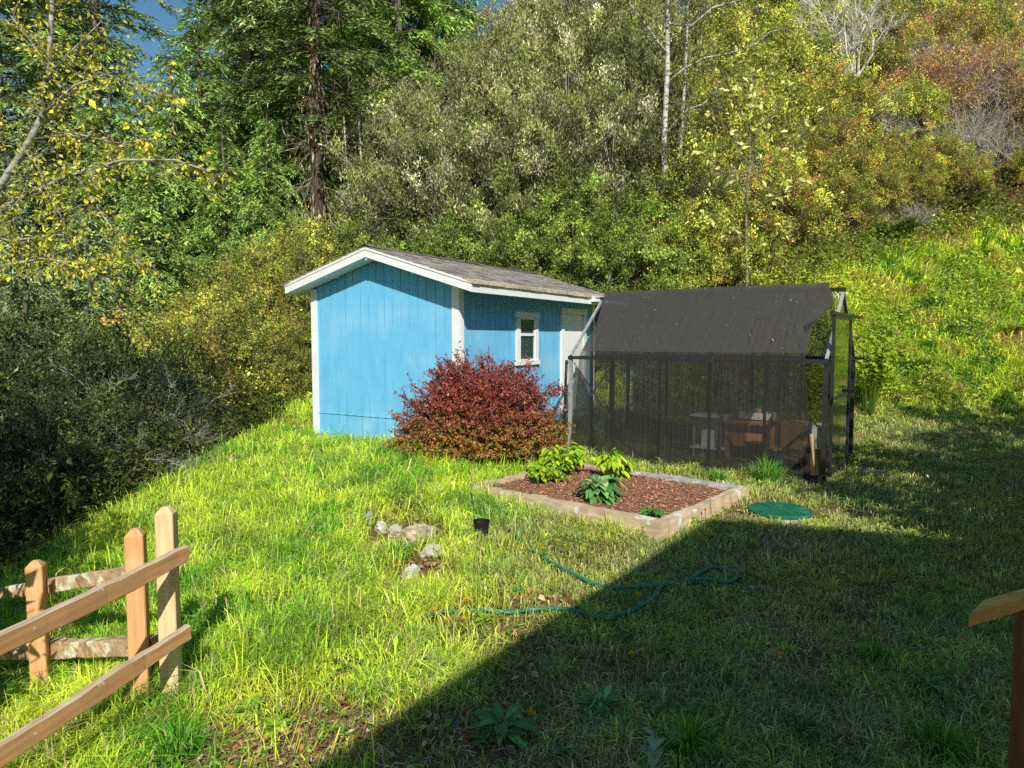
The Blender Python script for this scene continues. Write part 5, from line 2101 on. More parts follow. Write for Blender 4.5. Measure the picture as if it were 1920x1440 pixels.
for k, (px, py, h, n, pal, lab) in enumerate([
        (1438, 905, .42, 420, TG, 'tallest arching grass tuft against the greenhouse front, right of the bed'),
        (1345, 905, .26, 300, TG, 'spreading grass tuft hanging over the back timber of the raised bed'),
        (1322, 868, .24, 240, TL, 'yellow green grass tuft against the middle of the greenhouse front'),
        (1228, 860, .24, 220, TG, 'green grass tuft against the left half of the greenhouse front'),
        (775, 1220, .24, 260, TL, 'splayed yellow green grass tuft in the sun below the stray hose'),
        (700, 1305, .22, 240, TL, 'pale splayed grass tuft on brown litter near the shadow edge'),
        (745, 1050, .24, 220, TG, 'long grass tuft growing through the rocks'),
        (1290, 1420, .24, 360, TG, 'dark grass tuft at the bottom of the shaded lawn'),
        (1640, 1240, .16, 260, TG, 'short bright tuft in the shade left of the rail post'),
        (1460, 968, .12, 160, TG, 'short grass tuft overlapping the front of the green lid'),
        (925, 925, .22, 200, TG, 'long grass tuft covering the left corner of the raised bed'),
        (1760, 1420, .22, 320, TG, 'grass tuft at the bottom right beside the rail post'),
        (340, 1425, .26, 260, TG, 'grass tuft at the bottom under the near fence rail'),
        (690, 945, .26, 260, TG, 'overhanging grass tuft above the bare soil by the rocks')]):
    q = G(px, py)
    tussock(lab, (q[0], q[1], q[2]), h, n, pal, 300 + k)
# ================================================================== WOODLAND
FIR = [(0.198, 0.299, 0.074, 3), (0.269, 0.373, 0.094, 2), (0.393, 0.455, 0.166, 1)]
FIRL = [(0.248, 0.361, 0.103, 3), (0.331, 0.435, 0.124, 2), (0.414, 0.497, 0.186, 1)]
HEM = [(0.226, 0.391, 0.069, 3), (0.332, 0.509, 0.097, 3), (0.431, 0.567, 0.138, 1)]
GREYH = [(0.31, 0.386, 0.155, 3), (0.406, 0.482, 0.232, 2), (0.193, 0.27, 0.097, 1)]
WIL = [(0.288, 0.3, 0.09, 3), (0.42, 0.42, 0.168, 2.4), (0.72, 0.684, 0.432, 1.1), (0.192, 0.252, 0.042, 3), (0.132, 0.144, 0.036, 1.4)]
OLV = [(0.193, 0.297, 0.039, 3), (0.283, 0.374, 0.057, 2), (0.386, 0.438, 0.077, 2), (0.129, 0.193, 0.032, 1.5)]
YEL = [(0.552, 0.624, 0.084, 3), (0.72, 0.696, 0.108, 2), (0.264, 0.372, 0.048, 3), (0.672, 0.492, 0.084, 0.6)]
ORG = [(0.552, 0.564, 0.084, 3), (0.696, 0.48, 0.096, 1.6), (0.264, 0.36, 0.048, 3), (0.672, 0.324, 0.108, 0.8)]
BRM = [(0.317, 0.37, 0.053, 3), (0.503, 0.476, 0.072, 2), (0.185, 0.251, 0.039, 3), (0.555, 0.344, 0.079, 0.7)]
DKL = [(.055, .085, .022, 3), (.08, .115, .025, 2), (.22, .26, .05, .5)]  # dark leaves, lowered further to carry the shade of the hollow
RUS = [(0.683, 0.31, 0.124, 2), (0.497, 0.373, 0.093, 2), (0.621, 0.59, 0.093, 2), (0.869, 0.435, 0.186, 1)]

# --- conifers
fir = conifer('mossy_fir', 1, 24, 4.2, 5.2, 120, FIR, 'tall old fir with a mossy lichen hung trunk right behind the shed ridge',
              card=.17, droop=.5, rise=.25, tr=.27, dens=1.4, dead=70, moss=True, barkc=(.7, .6, .5))
place(fir, 598, 25, rz=.4)
f1 = conifer('fir_tree', 2, 27, 5.0, 1.5, 190, FIRL, 'tall fir on the left side of the sky gap', card=.19, droop=.45, tr=.32, dens=1.6, dead=24)
place(f1, 200, 31, rz=.3, scale=1.03)
f2 = conifer('fir_tree', 3, 26, 4.6, 2.0, 170, FIR, 'tall fir on the right side of the sky gap', card=.19, droop=.4, tr=.30, dens=1.7, dead=24)
place(f2, 482, 29, rz=1.1, scale=.92)
place(f1, 20, 30, scale=1.05, label='tall fir behind the yellow alder at the upper left corner')
place(f2, 110, 37, scale=1.1, label='fir farther back between the two leftmost firs')
place(f1, 560, 36, scale=1.1, label='fir standing behind the mossy trunk, higher up the slope')
place(f2, 462, 34, scale=1.1, label='fir just behind the fir on the right side of the sky gap')
place(f1, 545, 31, scale=.85, rz=2.2, label='broad fir between the mossy trunk and the fir beside the sky gap')
place(f2, 640, 33, scale=1.0, label='fir right of the mossy trunk, its boughs filling the top edge')
place(f1, 150, 34, scale=1.0, rz=1.0, label='fir left of the tall one beside the sky gap, at the top edge')
place(f2, 700, 44, scale=1.0, label='fir crown rising above the left end of the silvery willows')
place(f1, 840, 52, label='fir high on the ridge above the silvery willows, left one', scale=.8)
place(f2, 1010, 54, label='fir high on the ridge above the silvery willows, right one', scale=.8)
place(f2, 1450, 46, label='dark fir at the top edge right of the white alder trunk', scale=.8)
place(f1, 1530, 45, label='dark fir directly behind the bare white shrub at the top edge', scale=.7)
place(f2, 1650, 47, label='dark fir at the top edge right of the bare white shrub', scale=.75)
place(f1, 1340, 50, label='dark fir behind the crown of the white alder', scale=.75)
place(f2, 1800, 55, label='fir at the top right corner above the rusty brambles', scale=.6)
h1 = conifer('hemlock_tree', 4, 11, 3.2, .4, 150, HEM, 'bright green hemlock in the middle of the left wood, nearest the shed roof', dens=1.9, card=.14, droop=.75, rise=.3, tr=.16)
place(h1, 505, 21.5, scale=.62)
h2 = conifer('hemlock_tree', 5, 12, 3.0, .5, 150, HEM, 'bright green drooping hemlock left of the shed, middle of its row', dens=1.9, card=.14, droop=.7, rise=.35, tr=.16)
place(h2, 425, 21, scale=.66)
place(h1, 345, 25, scale=1.05, label='hemlock whose top closes the bottom of the sky gap')
place(h2, 395, 27, scale=1.1, label='hemlock farther back, right under the sky gap')
place(h1, 300, 20, scale=.75, label='hemlock behind the yellow alder branches, left of the middle row')
place(h2, 230, 22, scale=.95, label='hemlock below the left fir, behind the alder leaves')
place(h1, 545, 27, scale=.95, label='hemlock just left of the mossy fir trunk')
place(h2, 660, 28, scale=.85, label='hemlock just right of the mossy fir trunk')
place(h2, 745, 37, scale=2.0, label='broad hemlock at the top edge above the left end of the willows')
place(h1, 815, 41, scale=2.2, label='second broad hemlock at the top edge, above the silvery willows')
h3 = conifer('hemlock_tree', 6, 9, 3.4, .3, 130, GREYH, 'grey green hemlock with long low boughs at the left edge', dens=1.8, card=.16, droop=.7, rise=.25, tr=.15)
place(h3, 60, 15.5, scale=.75)
place(h3, 185, 17.5, scale=.75, label='grey green hemlock right of the one at the left edge')
place(h3, -60, 19, scale=1.1, label='grey green hemlock partly cut by the left edge, behind the white branches')
place(h3, 120, 24, scale=1.25, label='tall grey green hemlock behind the two at the left edge')

# --- silvery willows behind the shed
WG = 'silvery willows on the slope behind the shed'
WLb = 'silvery grey green willow in the thicket on the slope behind the shed'
w1 = shrub('silvery_willow', 21, 2.6, 4.2, 150, 230, .105, .34, WIL, 'glossleaf', 'twig', WLb, 'willow', WG, clr=.62, upb=.75, sun=.2, stem=(.42, .38, .32), stemr=.05)
w2 = shrub('silvery_willow', 22, 2.4, 4.6, 150, 230, .105, .32, WIL, 'glossleaf', 'twig', WLb, 'willow', WG, clr=.62, upb=.8, sun=.2, stem=(.42, .38, .32), stemr=.05)
w3 = shrub('silvery_willow', 23, 2.8, 4.0, 150, 230, .10, .36, WIL, 'glossleaf', 'twig', WLb, 'willow', WG, clr=.62, upb=.7, sun=.25, stem=(.42, .38, .32), stemr=.05)
W = [w1, w2, w3]
for k, (px, Y, s) in enumerate([(775, 22, .95), (815, 20.5, .9), (900, 20, .92), (985, 20.5, .95), (1065, 20, .9), (1150, 20.5, .9), (1215, 22, .85),
                                (745, 27, 1.05), (785, 25, 1.1), (875, 25, 1.1), (965, 25.5, 1.1), (1055, 25, 1.1), (1140, 25.5, 1.05), (1215, 27, 1.0),
                                (740, 31, 1.2), (830, 31, 1.25), (930, 31, 1.2), (1030, 32, 1.25), (1130, 32, 1.2), (780, 38, 1.3), (890, 38, 1.3), (1000, 39, 1.3),
                                (1100, 39, 1.3), (1200, 36, 1.2)]):
    place(W[k % 3], px, Y, scale=s, label=WLb, group=WG)

# --- dark olive shrubs in a band behind the shed roof
OG = 'olive shrubs in a band behind the shed roof'
OL = 'dense small leaved olive green shrub just above the shed roof'
o1 = shrub('olive_shrub', 31, 1.7, 2.2, 130, 230, .068, .5, OLV, 'glossleaf', 'twig', OL, 'shrub', OG, clr=.36, upb=.2, sun=.5)
o2 = shrub('olive_shrub', 32, 1.9, 2.0, 130, 230, .066, .52, OLV, 'glossleaf', 'twig', OL, 'shrub', OG, clr=.36, upb=.2, sun=.5)
for k, (px, Y, s) in enumerate([(715, 18.3, .9), (800, 18, .95), (890, 17.6, .95), (975, 17.2, .95), (1060, 17, .95), (1140, 16.9, .9), (1205, 17.2, .9), (760, 19.4, 1), (860, 19, 1.05),
                                (960, 18.8, 1.05), (1050, 18.6, 1), (1140, 18.6, 1.0), (670, 19.5, .95), (640, 20.5, .9)]):
    place([o1, o2][k % 2], px, Y, scale=s, label=OL, group=OG)

# --- yellow and orange shrubs on the right hand hillside
YG_, OG_ = 'yellow green shrubs on the right hillside', 'orange tinged shrubs on the right hillside'
YLb = 'yellow green leafy shrub in the thicket above the greenhouse'
OLb = 'orange and olive leafed shrub in the thicket on the right hillside'
y1 = shrub('yellow_shrub', 41, 1.5, 2.2, 190, 95, .075, .55, YEL, 'leaf', 'twig', YLb, 'shrub', YG_, clr=.42, upb=.25, sun=.5)
y2 = shrub('yellow_shrub', 42, 1.4, 2.5, 190, 95, .075, .55, YEL, 'leaf', 'twig', YLb, 'shrub', YG_, clr=.42, upb=.3, sun=.5)
g1 = shrub('orange_shrub', 43, 1.6, 2.1, 190, 95, .07, .5, ORG, 'leaf', 'twig', OLb, 'shrub', OG_, clr=.42, upb=.2, sun=.5, stem=(.35, .22, .18))
g2 = shrub('orange_shrub', 44, 1.4, 2.3, 190, 95, .07, .5, ORG, 'leaf', 'twig', OLb, 'shrub', OG_, clr=.42, upb=.25, sun=.5, stem=(.35, .22, .18))
for k, (px, Y, s) in enumerate([(1235, 17.2, .8), (1345, 17.3, .75), (1275, 20, .95), (1390, 20.5, .95), (1440, 24, 1.1), (1480, 28, 1.2), (1405, 26, 1.1), (1530, 32, 1.3),
                                (1250, 25, 1.1), (1460, 33, 1.3), (1690, 25, .8), (1830, 33, 1.2), (1900, 36, 1.3), (1350, 30, 1.3), (1560, 38, 1.4), (1700, 40, 1.4), (1880, 29, .9)]):
    place([y1, y2][k % 2], px, Y, scale=s, label=YLb, group=YG_)
for k, (px, Y, s) in enumerate([(1290, 17.5, .75), (1395, 18, .75), (1450, 18.9, .8), (1330, 20.5, .9), (1500, 20.5, .9), (1445, 21.3, .9), (1555, 22, .85), (1300, 22.5, 1.0), (1365, 23, 1.0),
                                (1500, 24, 1.0), (1560, 25, 1.0), (1680, 31, 1.1), (1760, 33, 1.2), (1660, 36, 1.3), (1780, 39, 1.3), (1880, 42, 1.4),
                                (1690, 21.6, .55), (1745, 22.0, .55), (1580, 19.6, .5), (1640, 20.2, .5), (1800, 21.3, .45), (1920, 21.6, .55), (1710, 20.7, .4), (1590, 20.8, .6), (1640, 21.5, .55), (1540, 19.8, .6),
                                (1620, 44, 1.4), (1480, 40, 1.3), (1400, 38, 1.3), (1300, 36, 1.2)]):
    place([g1, g2][k % 2], px, Y, scale=s, label=OLb, group=OG_)
RG_, RL = 'rusty bramble mounds on the upper right slope', 'rusty brown bramble mound on the upper right slope'
r1_ = shrub('rusty_bramble', 45, 1.7, 1.7, 200, 55, .06, .5, RUS, 'leaf', 'twig', RL, 'bramble', RG_, clr=.5, upb=.1, sun=.4, stem=(.42, .24, .20), stemr=.03, twigvis=2.0)
for k, (px, Y, s) in enumerate([(1720, 28, 1.1), (1790, 29, 1.1), (1860, 30, 1.15), (1915, 31, 1.1), (1745, 34, 1.3), (1830, 36, 1.4), (1910, 38, 1.4), (1700, 26, .8), (1790, 43, 1.5), (1900, 46, 1.5), (1960, 27, 1.1), (1980, 33, 1.2)]):
    place(r1_, px, Y, scale=s, label=RL, group=RG_)

# --- bare twiggy shrubs
b = bare_shrub('bare_shrub', 51, 4.6, 1.2, 9, 5, (.92, .88, .74), 'bare whitish lichened shrub at the top edge right of centre', r0=.045, curl=.2, kids=4)
place(b, 1578, 29.5, scale=1.1, dz=1.3)
b = bare_shrub('bare_shrub', 52, 2.6, 2.2, 7, 5, (.72, .70, .66), 'bare white branched shrub in the middle of the right hillside', r0=.03, curl=.25, kids=4)
place(b, 1640, 24.5, scale=1.0, dz=.4)
b = bare_shrub('briar_tangle', 53, 2.3, 3.4, 34, 4, (.62, .52, .46), 'pale pinkish tangle of bare briars at the right edge above the grass', 'briar', r0=.014, curl=.5, kids=4)
place(b, 1850, 22.6, scale=1.3, dz=.0)
b2 = dup(b, 'second bare briar tangle left of the one at the right edge', tuple(at(1770, 24.6)), 2.0, 1.05)
b3 = dup(b, 'third bare briar tangle, higher up behind the two at the right edge', tuple(at(1815, 27.5) + np.array([0, 0, 1.2])), 3.3, 1.1)
b4 = dup(b, 'fourth bare briar tangle, highest of them among the rusty brambles', tuple(at(1730, 30) + np.array([0, 0, 1.2])), 4.4, 1.1)
b5 = dup(b, 'fifth bare briar tangle, in the top right corner of the brambles', tuple(at(1880, 33) + np.array([0, 0, 1.8])), .7, 1.2)
b = bare_shrub('dead_twigs', 54, .9, 1.3, 16, 4, (.62, .54, .50), 'small grey dead twig bush at the top of the sunny grass slope', 'dead bush', r0=.010, curl=.3, kids=4)
place(b, 1705, 19.4, scale=1.1)
b = bare_shrub('briar_tangle', 55, 1.6, 2.0, 22, 4, (.36, .24, .20), 'dark reddish briar tangle in the middle of the right thicket', 'briar', r0=.012, curl=.5)
place(b, 1500, 22.3, scale=1.0, dz=1.2)
b = bare_shrub('briar_tangle', 56, 1.7, 2.0, 22, 4, (.50, .36, .33), 'brownish bare briars left of the pale sapling', 'briar', r0=.011, curl=.5)
place(b, 1335, 19.2, scale=1.0, dz=1.3)
b = bare_shrub('bare_shrub', 57, 2.4, 2.2, 8, 5, (.60, .57, .50), 'bare grey branches in the dark thicket left of the shed', r0=.022, curl=.3)
place(b, 370, 12.6, scale=1.0, dz=-.2)
b = bare_shrub('bare_shrub', 58, 1.9, 2.6, 9, 5, (.55, .52, .46), 'bare grey twigs at the left edge in the dark thicket', r0=.016, curl=.4)
place(b, 30, 8.6, scale=1.0, dz=.3)
b2 = dup(b, 'bare grey twigs in the dark thicket above the farther fence', tuple(at(165, 9.6) + np.array([0, 0, .6])), 2.0, 1.0)

# --- white alder on the slope
def bough(a, b, k=7, sag=.15, j=.06, seed=0):
    r = np.random.default_rng(seed)
    a = np.array(a, float)
    b = np.array(b, float)
    t = np.linspace(0, 1, k)[:, None]
    P = a + (b - a) * t + np.array([0, 0, 1]) * (sag * 4 * t * (1 - t)) * np.linalg.norm(b - a) * .25
    P[1:-1] += r.normal(0, j, (k - 2, 3)) * np.linalg.norm(b - a) * .3
    return P
tr = [(0, 0, -.5), (.03, 0, 1.5), (-.02, .03, 3), (.04, 0, 5), (.02, .05, 7), (.10, 0, 9.5), (.15, .1, 12)]
tr2 = [(.25, .1, -.4), (.42, .1, 1.5), (.50, .1, 3.4), (.62, .2, 6), (.66, .2, 8), (.7, .2, 10)]
brs = [(tr2, .065)]
for k, (z, dx, dy, dz) in enumerate([(3.2, 1.9, -.3, 1.5), (4.6, 3.2, -.4, 1.3), (5.4, -1.6, -.5, 1.6), (6.2, 3.9, 0, .9), (6.6, 2.6, -.8, 2.0), (7.3, -2.0, .3, 1.7), (8, 2.4, .3, 2.1), (8.6, -1.6, -.4, 1.7), (9.4, 1.5, .2, 1.6)]):
    brs.append((bough((.03, 0, z), (dx, dy, z + dz), 7, .1, .08, 60 + k), .035))
al = stem_tree('white_alder', 61, tr, .11, .03, brs, (16, .085, .5, [(.20, .24, .04, 3), (.30, .28, .04, 2), (.12, .16, .03, 2)], 12, .6, .1),
               'white barked alder with two stems on the slope right of the willows', tint=(.95, .95, .92))
place(al, 1241, 19.6, rz=0, dz=.3)
# thin pale trunks among the willows left of centre
for k, (px, Y, hgt, lab) in enumerate([(697, 23.5, 5.5, 'thin pale alder trunk just right of the mossy fir, nearer the shed'),
                                       (668, 25.0, 6.0, 'thin pale alder trunk close beside the mossy fir'),
                                       (722, 24.0, 4.6, 'third thin pale trunk right of the mossy fir')]):
    q = at(px, Y)
    t_ = [(0, 0, -.3), (-.05, 0, hgt * .3), (-.22, 0, hgt * .6), (-.35, .1, hgt)]
    bb = [(bough((-.2 * z / hgt * 1.4, 0, z), (-.2 + dx, -.3, z + 1.0), 6, .1, .08, 90 + k * 5 + i), .018) for i, (z, dx) in enumerate([(hgt * .5, .9), (hgt * .65, -.9), (hgt * .8, .7)])]
    o = stem_tree('alder_sapling', 90 + k, t_, .06, .02, bb, (7, .06, .5, [(.14, .17, .04, 2), (.22, .22, .06, 1)], 8, .5, 0), lab, tint=(.85, .85, .82))
    place(o, px, Y, rz=0)
# pale leaved sapling behind the greenhouse
t_ = [(0, 0, -.2), (.02, 0, 1.2), (-.02, .02, 2.6), (.03, 0, 3.9), (.02, 0, 5.0), (.06, 0, 5.8)]
bb = []
for k, (z, dx, dy, dz) in enumerate([(1.6, .9, -.3, .6), (2.0, -1.0, -.2, .5), (2.6, 1.2, -.3, .7), (3.0, -1.1, -.3, .9), (3.4, 1.3, -.2, 1.1), (3.7, -.8, .2, 1.4), (4.1, 1.0, 0, 1.5), (4.4, -.7, -.1, 1.5), (4.8, .6, -.2, 1.3), (5.1, -.4, 0, 1.2)]):
    bb.append((bough((.01, 0, z), (dx, dy, z + dz), 6, .12, .06, 120 + k), .016))
o = stem_tree('alder_sapling', 62, t_, .040, .010, bb, (10, .15, .5, [(.66, .66, .22, 3), (.34, .36, .05, 2), (.24, .28, .03, 2)], 4, .42, -.35),
              'slender sapling with big pale yellow leaves rising behind the greenhouse', tint=(.42, .38, .30))
place(o, 1395, 16.3, rz=0)
# foreground alder at the left edge with yellow leaves
Y0 = 9.6
base = at(-190, Y0)
def L0(px, py, Y):
    return onray(px, py, Y) - base
t_ = [np.array([0, 0, -.3]), L0(-150, 560, 9.6), L0(-60, 430, 9.5), L0(10, 335, 9.4), L0(55, 265, 9.3), L0(80, 215, 9.2), L0(92, 130, 9.1), L0(95, 60, 9.1), L0(100, -60, 9.0)]
bb = [([L0(-60, 430, 9.5), L0(0, 392, 9.2), L0(60, 360, 9.0), L0(130, 330, 8.8), L0(230, 300, 8.6), L0(330, 300, 8.5), L0(415, 330, 8.4)], .03),
      ([L0(45, 280, 9.3), L0(75, 320, 9.0), L0(90, 360, 8.8), L0(105, 385, 8.7)], .018),
      ([L0(80, 215, 9.2), L0(140, 160, 9.0), L0(200, 140, 8.8), L0(270, 165, 8.6), L0(325, 185, 8.5)], .020),
      ([L0(92, 130, 9.1), L0(60, 80, 9.0), L0(20, 30, 9.0)], .018),
      ([L0(92, 140, 9.1), L0(140, 90, 9.0), L0(190, 40, 8.9)], .016),
      ([L0(20, 320, 9.4), L0(0, 250, 9.3), L0(-20, 170, 9.2)], .02),
      ([L0(140, 325, 8.8), L0(190, 400, 8.7), L0(240, 470, 8.6), L0(270, 500, 8.5)], .014),
      ([L0(60, 262, 9.3), L0(140, 250, 9.1), L0(215, 268, 9.0), L0(300, 262, 8.8)], .016),
      ([L0(-60, 430, 9.5), L0(20, 452, 9.2), L0(110, 440, 9.0), L0(180, 452, 8.9)], .02),
      ([L0(-100, 500, 9.6), L0(0, 500, 9.2), L0(80, 485, 9.0), L0(170, 497, 8.8), L0(230, 505, 8.7)], .024)]
o = stem_tree('yellow_alder', 63, t_, .06, .025, bb, (24, .062, .55, [(.80, .72, .05, 4), (.62, .62, .06, 3), (.30, .40, .05, 2.5), (.80, .60, .05, .7)], 9, .45, .15),
              'yellow leafed alder leaning in from the left edge with pale forked limbs', tint=(.75, .74, .70))
o.location = tuple(base)

# --- thicket left of the shed
BG, BLb = 'bramble thicket between the fence and the shed', 'yellowish bramble mound in the thicket left of the shed'
v1 = shrub('bramble_mound', 71, 1.7, 2.3, 240, 110, .06, .55, BRM, 'leaf', 'twig', BLb, 'bramble', BG, clr=.42, upb=.1, sun=.4, stem=(.40, .30, .24), stemr=.028)
v2 = shrub('bramble_mound', 72, 1.9, 2.0, 240, 110, .06, .55, BRM, 'leaf', 'twig', BLb, 'bramble', BG, clr=.42, upb=.1, sun=.4, stem=(.40, .30, .24), stemr=.028)
for k, (px, Y, s) in enumerate([(575, 18.5, .95), (520, 17.8, .95), (455, 16.5, .95), (545, 19.8, 1.1), (470, 19, 1.1), (400, 17, 1.1), (400, 14.8, .9), (340, 15, 1.05), (330, 17.5, 1.2),
                                (265, 16, 1.2), (290, 13, .85), (215, 14, 1.05), (600, 21, 1.0), (560, 16.6, .65), (505, 15.6, .6)]):
    place([v1, v2][k % 2], px, Y, scale=s, label=BLb, group=BG)
DG, DLb = 'dark leafy shrubs in the hollow beyond the fence', 'dark leafy shrub in the shady hollow beyond the fence'
d1 = shrub('salal_shrub', 73, 1.5, 2.2, 200, 100, .062, .5, DKL, 'glossleaf', 'twig', DLb, 'shrub', DG, clr=.40, upb=.15, sun=.3, stem=(.20, .17, .14), stemr=.026, twigvis=1.3)
d2 = shrub('salal_shrub', 74, 1.4, 2.5, 200, 100, .06, .5, DKL, 'glossleaf', 'twig', DLb, 'shrub', DG, clr=.40, upb=.15, sun=.3, stem=(.20, .17, .14), stemr=.026, twigvis=1.3)
for k, (px, Y, s) in enumerate([(290, 11, .62), (230, 10.2, .7), (170, 9.6, .75), (100, 9.2, .8), (40, 8.6, .8), (-40, 8.4, .9), (220, 12, .95), (150, 11.5, 1.0), (80, 11, 1.1), (10, 11.0, 1.1),
                                (330, 12.6, .7), (130, 13.5, 1.15), (50, 13.5, 1.25), (-50, 12, 1.2), (360, 13.6, .7), (15, 7.6, .62), (95, 8.2, .6), (205, 9.1, .45)]):
    place([d1, d2][k % 2], px, Y, scale=s, label=DLb, group=DG)

# ferns and bright plants on the sunny slope
def fern(name, label, loc, n, L, pal, seed, sc=1.0):
    root = thing(name, label, 'fern', loc)
    r = np.random.default_rng(seed)
    a = Acc()
    az = np.arange(n) * 2.4
    for k in range(n):
        l = L * r.uniform(.7, 1.1)
        t = np.linspace(0, 1, 12)
        pts = np.stack([np.cos(az[k]) * l * t * .75, np.sin(az[k]) * l * t * .75, l * (.95 * t - .5 * t * t)], -1)
        tube(a, pts, np.linspace(.006, .002, 12), 4, (.2, .3, .03), caps=False)
        m = 44
        tt = r.uniform(.12, 1, m)
        p = np.stack([np.interp(tt, t, pts[:, i]) for i in range(3)], -1)
        sd = np.array([-np.sin(az[k]), np.cos(az[k]), 0]) * np.where(r.random(m) < .5, 1, -1)[:, None]
        leaves(a, p, sd + r.normal(0, .15, (m, 3)), np.tile([0, 0, 1.], (m, 1)) + r.normal(0, .2, (m, 3)), l * .24 * np.sin(np.clip(tt * 2.6 + .35, 0, PI)) + .03, .28, pick(pal, m, .15), .1)
    a.build('fronds', M['plainleaf'], root)
    return root
FP = [(.32, .42, .03, 2), (.22, .34, .03, 2)]
q = at(1722, 14.6); fern('fern', 'bright yellow green fern at the foot of the sunny slope', tuple(q), 9, .6, FP, 1)
q = at(1830, 18.0); fern('fern', 'fern in the middle of the sunny slope near the right edge', tuple(q), 9, .55, FP, 2)
q = at(1895, 15.5); fern('fern', 'fern low on the sunny slope at the right edge', tuple(q), 9, .5, FP, 3)
q = at(1668, 18.9); fern('fern', 'feathery green fern at the top of the slope left of the dead twigs', tuple(q), 12, 1.0, [(.16, .26, .03, 1), (.10, .20, .03, 1)], 4)
q = at(1790, 20.3); fern('fern', 'feathery green fern below the bare briars', tuple(q), 12, 1.1, [(.16, .26, .03, 1), (.10, .20, .03, 1)], 5)
q = at(1632, 13.2); leafy_plant('leafy_weed', 'bright lime leafy bush just right of the greenhouse roof', (q[0], q[1], q[2]), 40, 1.9, .55, .14, .55, [(.36, .46, .02, 2), (.24, .36, .02, 1)], 9, 14, .3, 'bush')

# --- woodland floor growth between the shrubs
acc = Acc()
n = 330000
y = 13 + 34 * rng.random(n) ** 1.2
x = rng.uniform(-1, 1, n) * (.82 * y + 1.5)
keep = (np.abs(x) < .82 * y + 2) & ~((x > 2.0) & (y < np.interp(x, [2.5, 5, 7, 9, 12, 15, 22], [15.0, 15.9, 16.9, 17.8, 18.5, 19.2, 21.5]))) & ~((x > -5.5) & (x <= 2.0) & (y < 16.2))
x, y = x[keep], y[keep]
lx = rng.uniform(-9, -4.5, 26000)
ly = rng.uniform(4, 14, 26000)
x = np.concatenate([x, lx])
y = np.concatenate([y, ly])
n = len(x)
z = H(x, y) + np.abs(rng.normal(0, .35, n)) + .02
f = fbm(x, y, 3.0, 140)[:, None]
f2 = fbm(x, y, .9, 141)[:, None]
c = np.array([.06, .10, .018]) * (1 - f) + np.array([.19, .20, .025]) * f
c = np.where((f2 > .58) & (x[:, None] > 3), np.array([.24, .13, .035]), c)
c = np.where(x[:, None] < -4, c * .65, c) * np.exp(rng.normal(0, .3, (n, 1)))
leaves(acc, np.stack([x, y, z], -1), rnd(n) + np.array([0, 0, .2]), rnd(n, .8) + np.array([0, -.4, .7]), (.05 + .0022 * y) * np.exp(rng.normal(0, .3, n)), rng.uniform(.4, .65, n), c, .2)
o = acc.build('woodland_undergrowth', M['leaf'])
tag(o, 'low leafy undergrowth covering the wooded hillside between the shrubs', 'undergrowth', kind='stuff')

# --- trees off to the right behind the viewer that dapple the far lawn
s1 = shrub('maple_tree', 81, 2.6, 4.2, 170, 60, .16, .7, YEL, 'leaf', 'twig', 'spreading maple beyond the right end of the house, nearer the viewer', 'tree', clr=.8, stemr=.12, stem=(.3, .27, .22))
s1.location = (9.6, 4.3, float(H(9.6, 4.3)) + 1.0)
dup(s1, 'small maple in front of the house wall, out beyond the porch rail', (6.4, 3.9, float(H(6.4, 3.9))), .6, .88)
dup(s1, 'spreading maple beyond the right end of the house, farther along the lawn', (12.4, 6.6, float(H(12.4, 6.6)) + .4), 1.7, .9)

s2 = shrub('maple_tree', 82, 2.4, 4.6, 190, 70, .15, .7, YEL, 'leaf', 'twig', 'maple left of the viewer beyond the fence that shades the hollow', 'tree', clr=.8, stemr=.12, stem=(.3, .27, .22))
s2.location = (-4.75, 2.3, float(H(-5.0, 2.0)) + 1.2)
s2.scale = (.72, .72, .72)
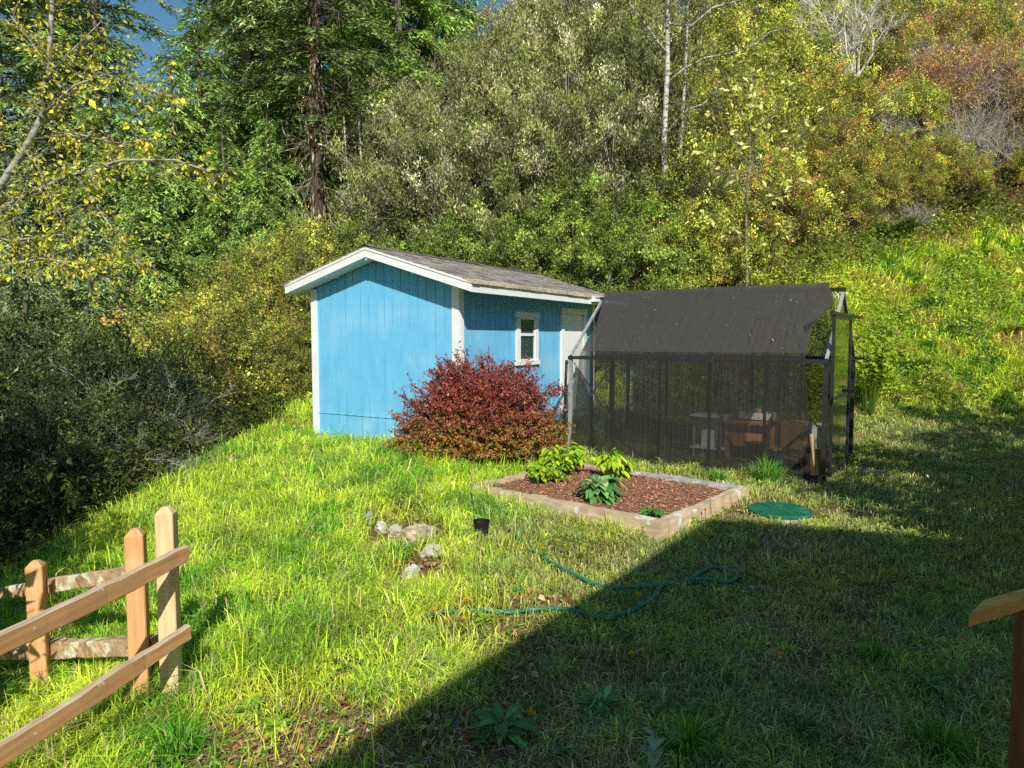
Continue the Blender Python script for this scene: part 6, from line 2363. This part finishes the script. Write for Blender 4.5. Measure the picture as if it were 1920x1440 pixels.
# ================================================================== SKY, SUN, CAMERA
EL = math.radians(37.3)
sx_, sy_ = .162, -.987
w = bpy.data.worlds.new('World')
scene.world = w
w.use_nodes = True
nt = w.node_tree
nt.nodes.clear()
sky = nt.nodes.new('ShaderNodeTexSky')
sky.sky_type = 'NISHITA'
sky.sun_disc = False
sky.sun_elevation = EL
sky.sun_rotation = math.atan2(sx_, sy_)
sky.air_density = 1.2
sky.dust_density = .3
sky.ozone_density = 1.0
bg = nt.nodes.new('ShaderNodeBackground')
bg.inputs['Strength'].default_value = .10
out = nt.nodes.new('ShaderNodeOutputWorld')
hs = nt.nodes.new('ShaderNodeHueSaturation')
hs.inputs['Saturation'].default_value = 1.3
hs.inputs['Hue'].default_value = .49
nt.links.new(sky.outputs[0], hs.inputs['Color'])
nt.links.new(hs.outputs[0], bg.inputs[0])
nt.links.new(bg.outputs[0], out.inputs[0])

sun = bpy.data.lights.new('sun', 'SUN')
sun.energy = 5.0
sun.angle = math.radians(.53)
sun.color = (1.0, .95, .86)
so = bpy.data.objects.new('sun', sun)
coll.objects.link(so)
dvec = Vector((-sx_ * math.cos(EL), -sy_ * math.cos(EL), -math.sin(EL)))
so.rotation_euler = dvec.to_track_quat('-Z', 'Y').to_euler()
so.location = (3, -20, 20)

cam = bpy.data.cameras.new('camera')
cam.sensor_width = 36
cam.lens = 36 * FPX / 1920
cam.clip_start = .05
cam.clip_end = 1000
co = bpy.data.objects.new('camera', cam)
coll.objects.link(co)
co.location = (0, 0, CAM_H)
co.rotation_euler = (PI / 2 - PITCH, 0, 0)
scene.camera = co

scene.render.engine = 'CYCLES'
scene.cycles.max_bounces = 8
scene.cycles.diffuse_bounces = 3
scene.cycles.glossy_bounces = 3
scene.cycles.transmission_bounces = 4
scene.cycles.transparent_max_bounces = 16
scene.cycles.caustics_reflective = False
scene.cycles.caustics_refractive = False
scene.cycles.sample_clamp_indirect = 6
scene.cycles.use_denoising = False
scene.view_settings.view_transform = 'Standard'
scene.view_settings.look = 'None'
scene.view_settings.exposure = 0
scene.view_settings.gamma = 1
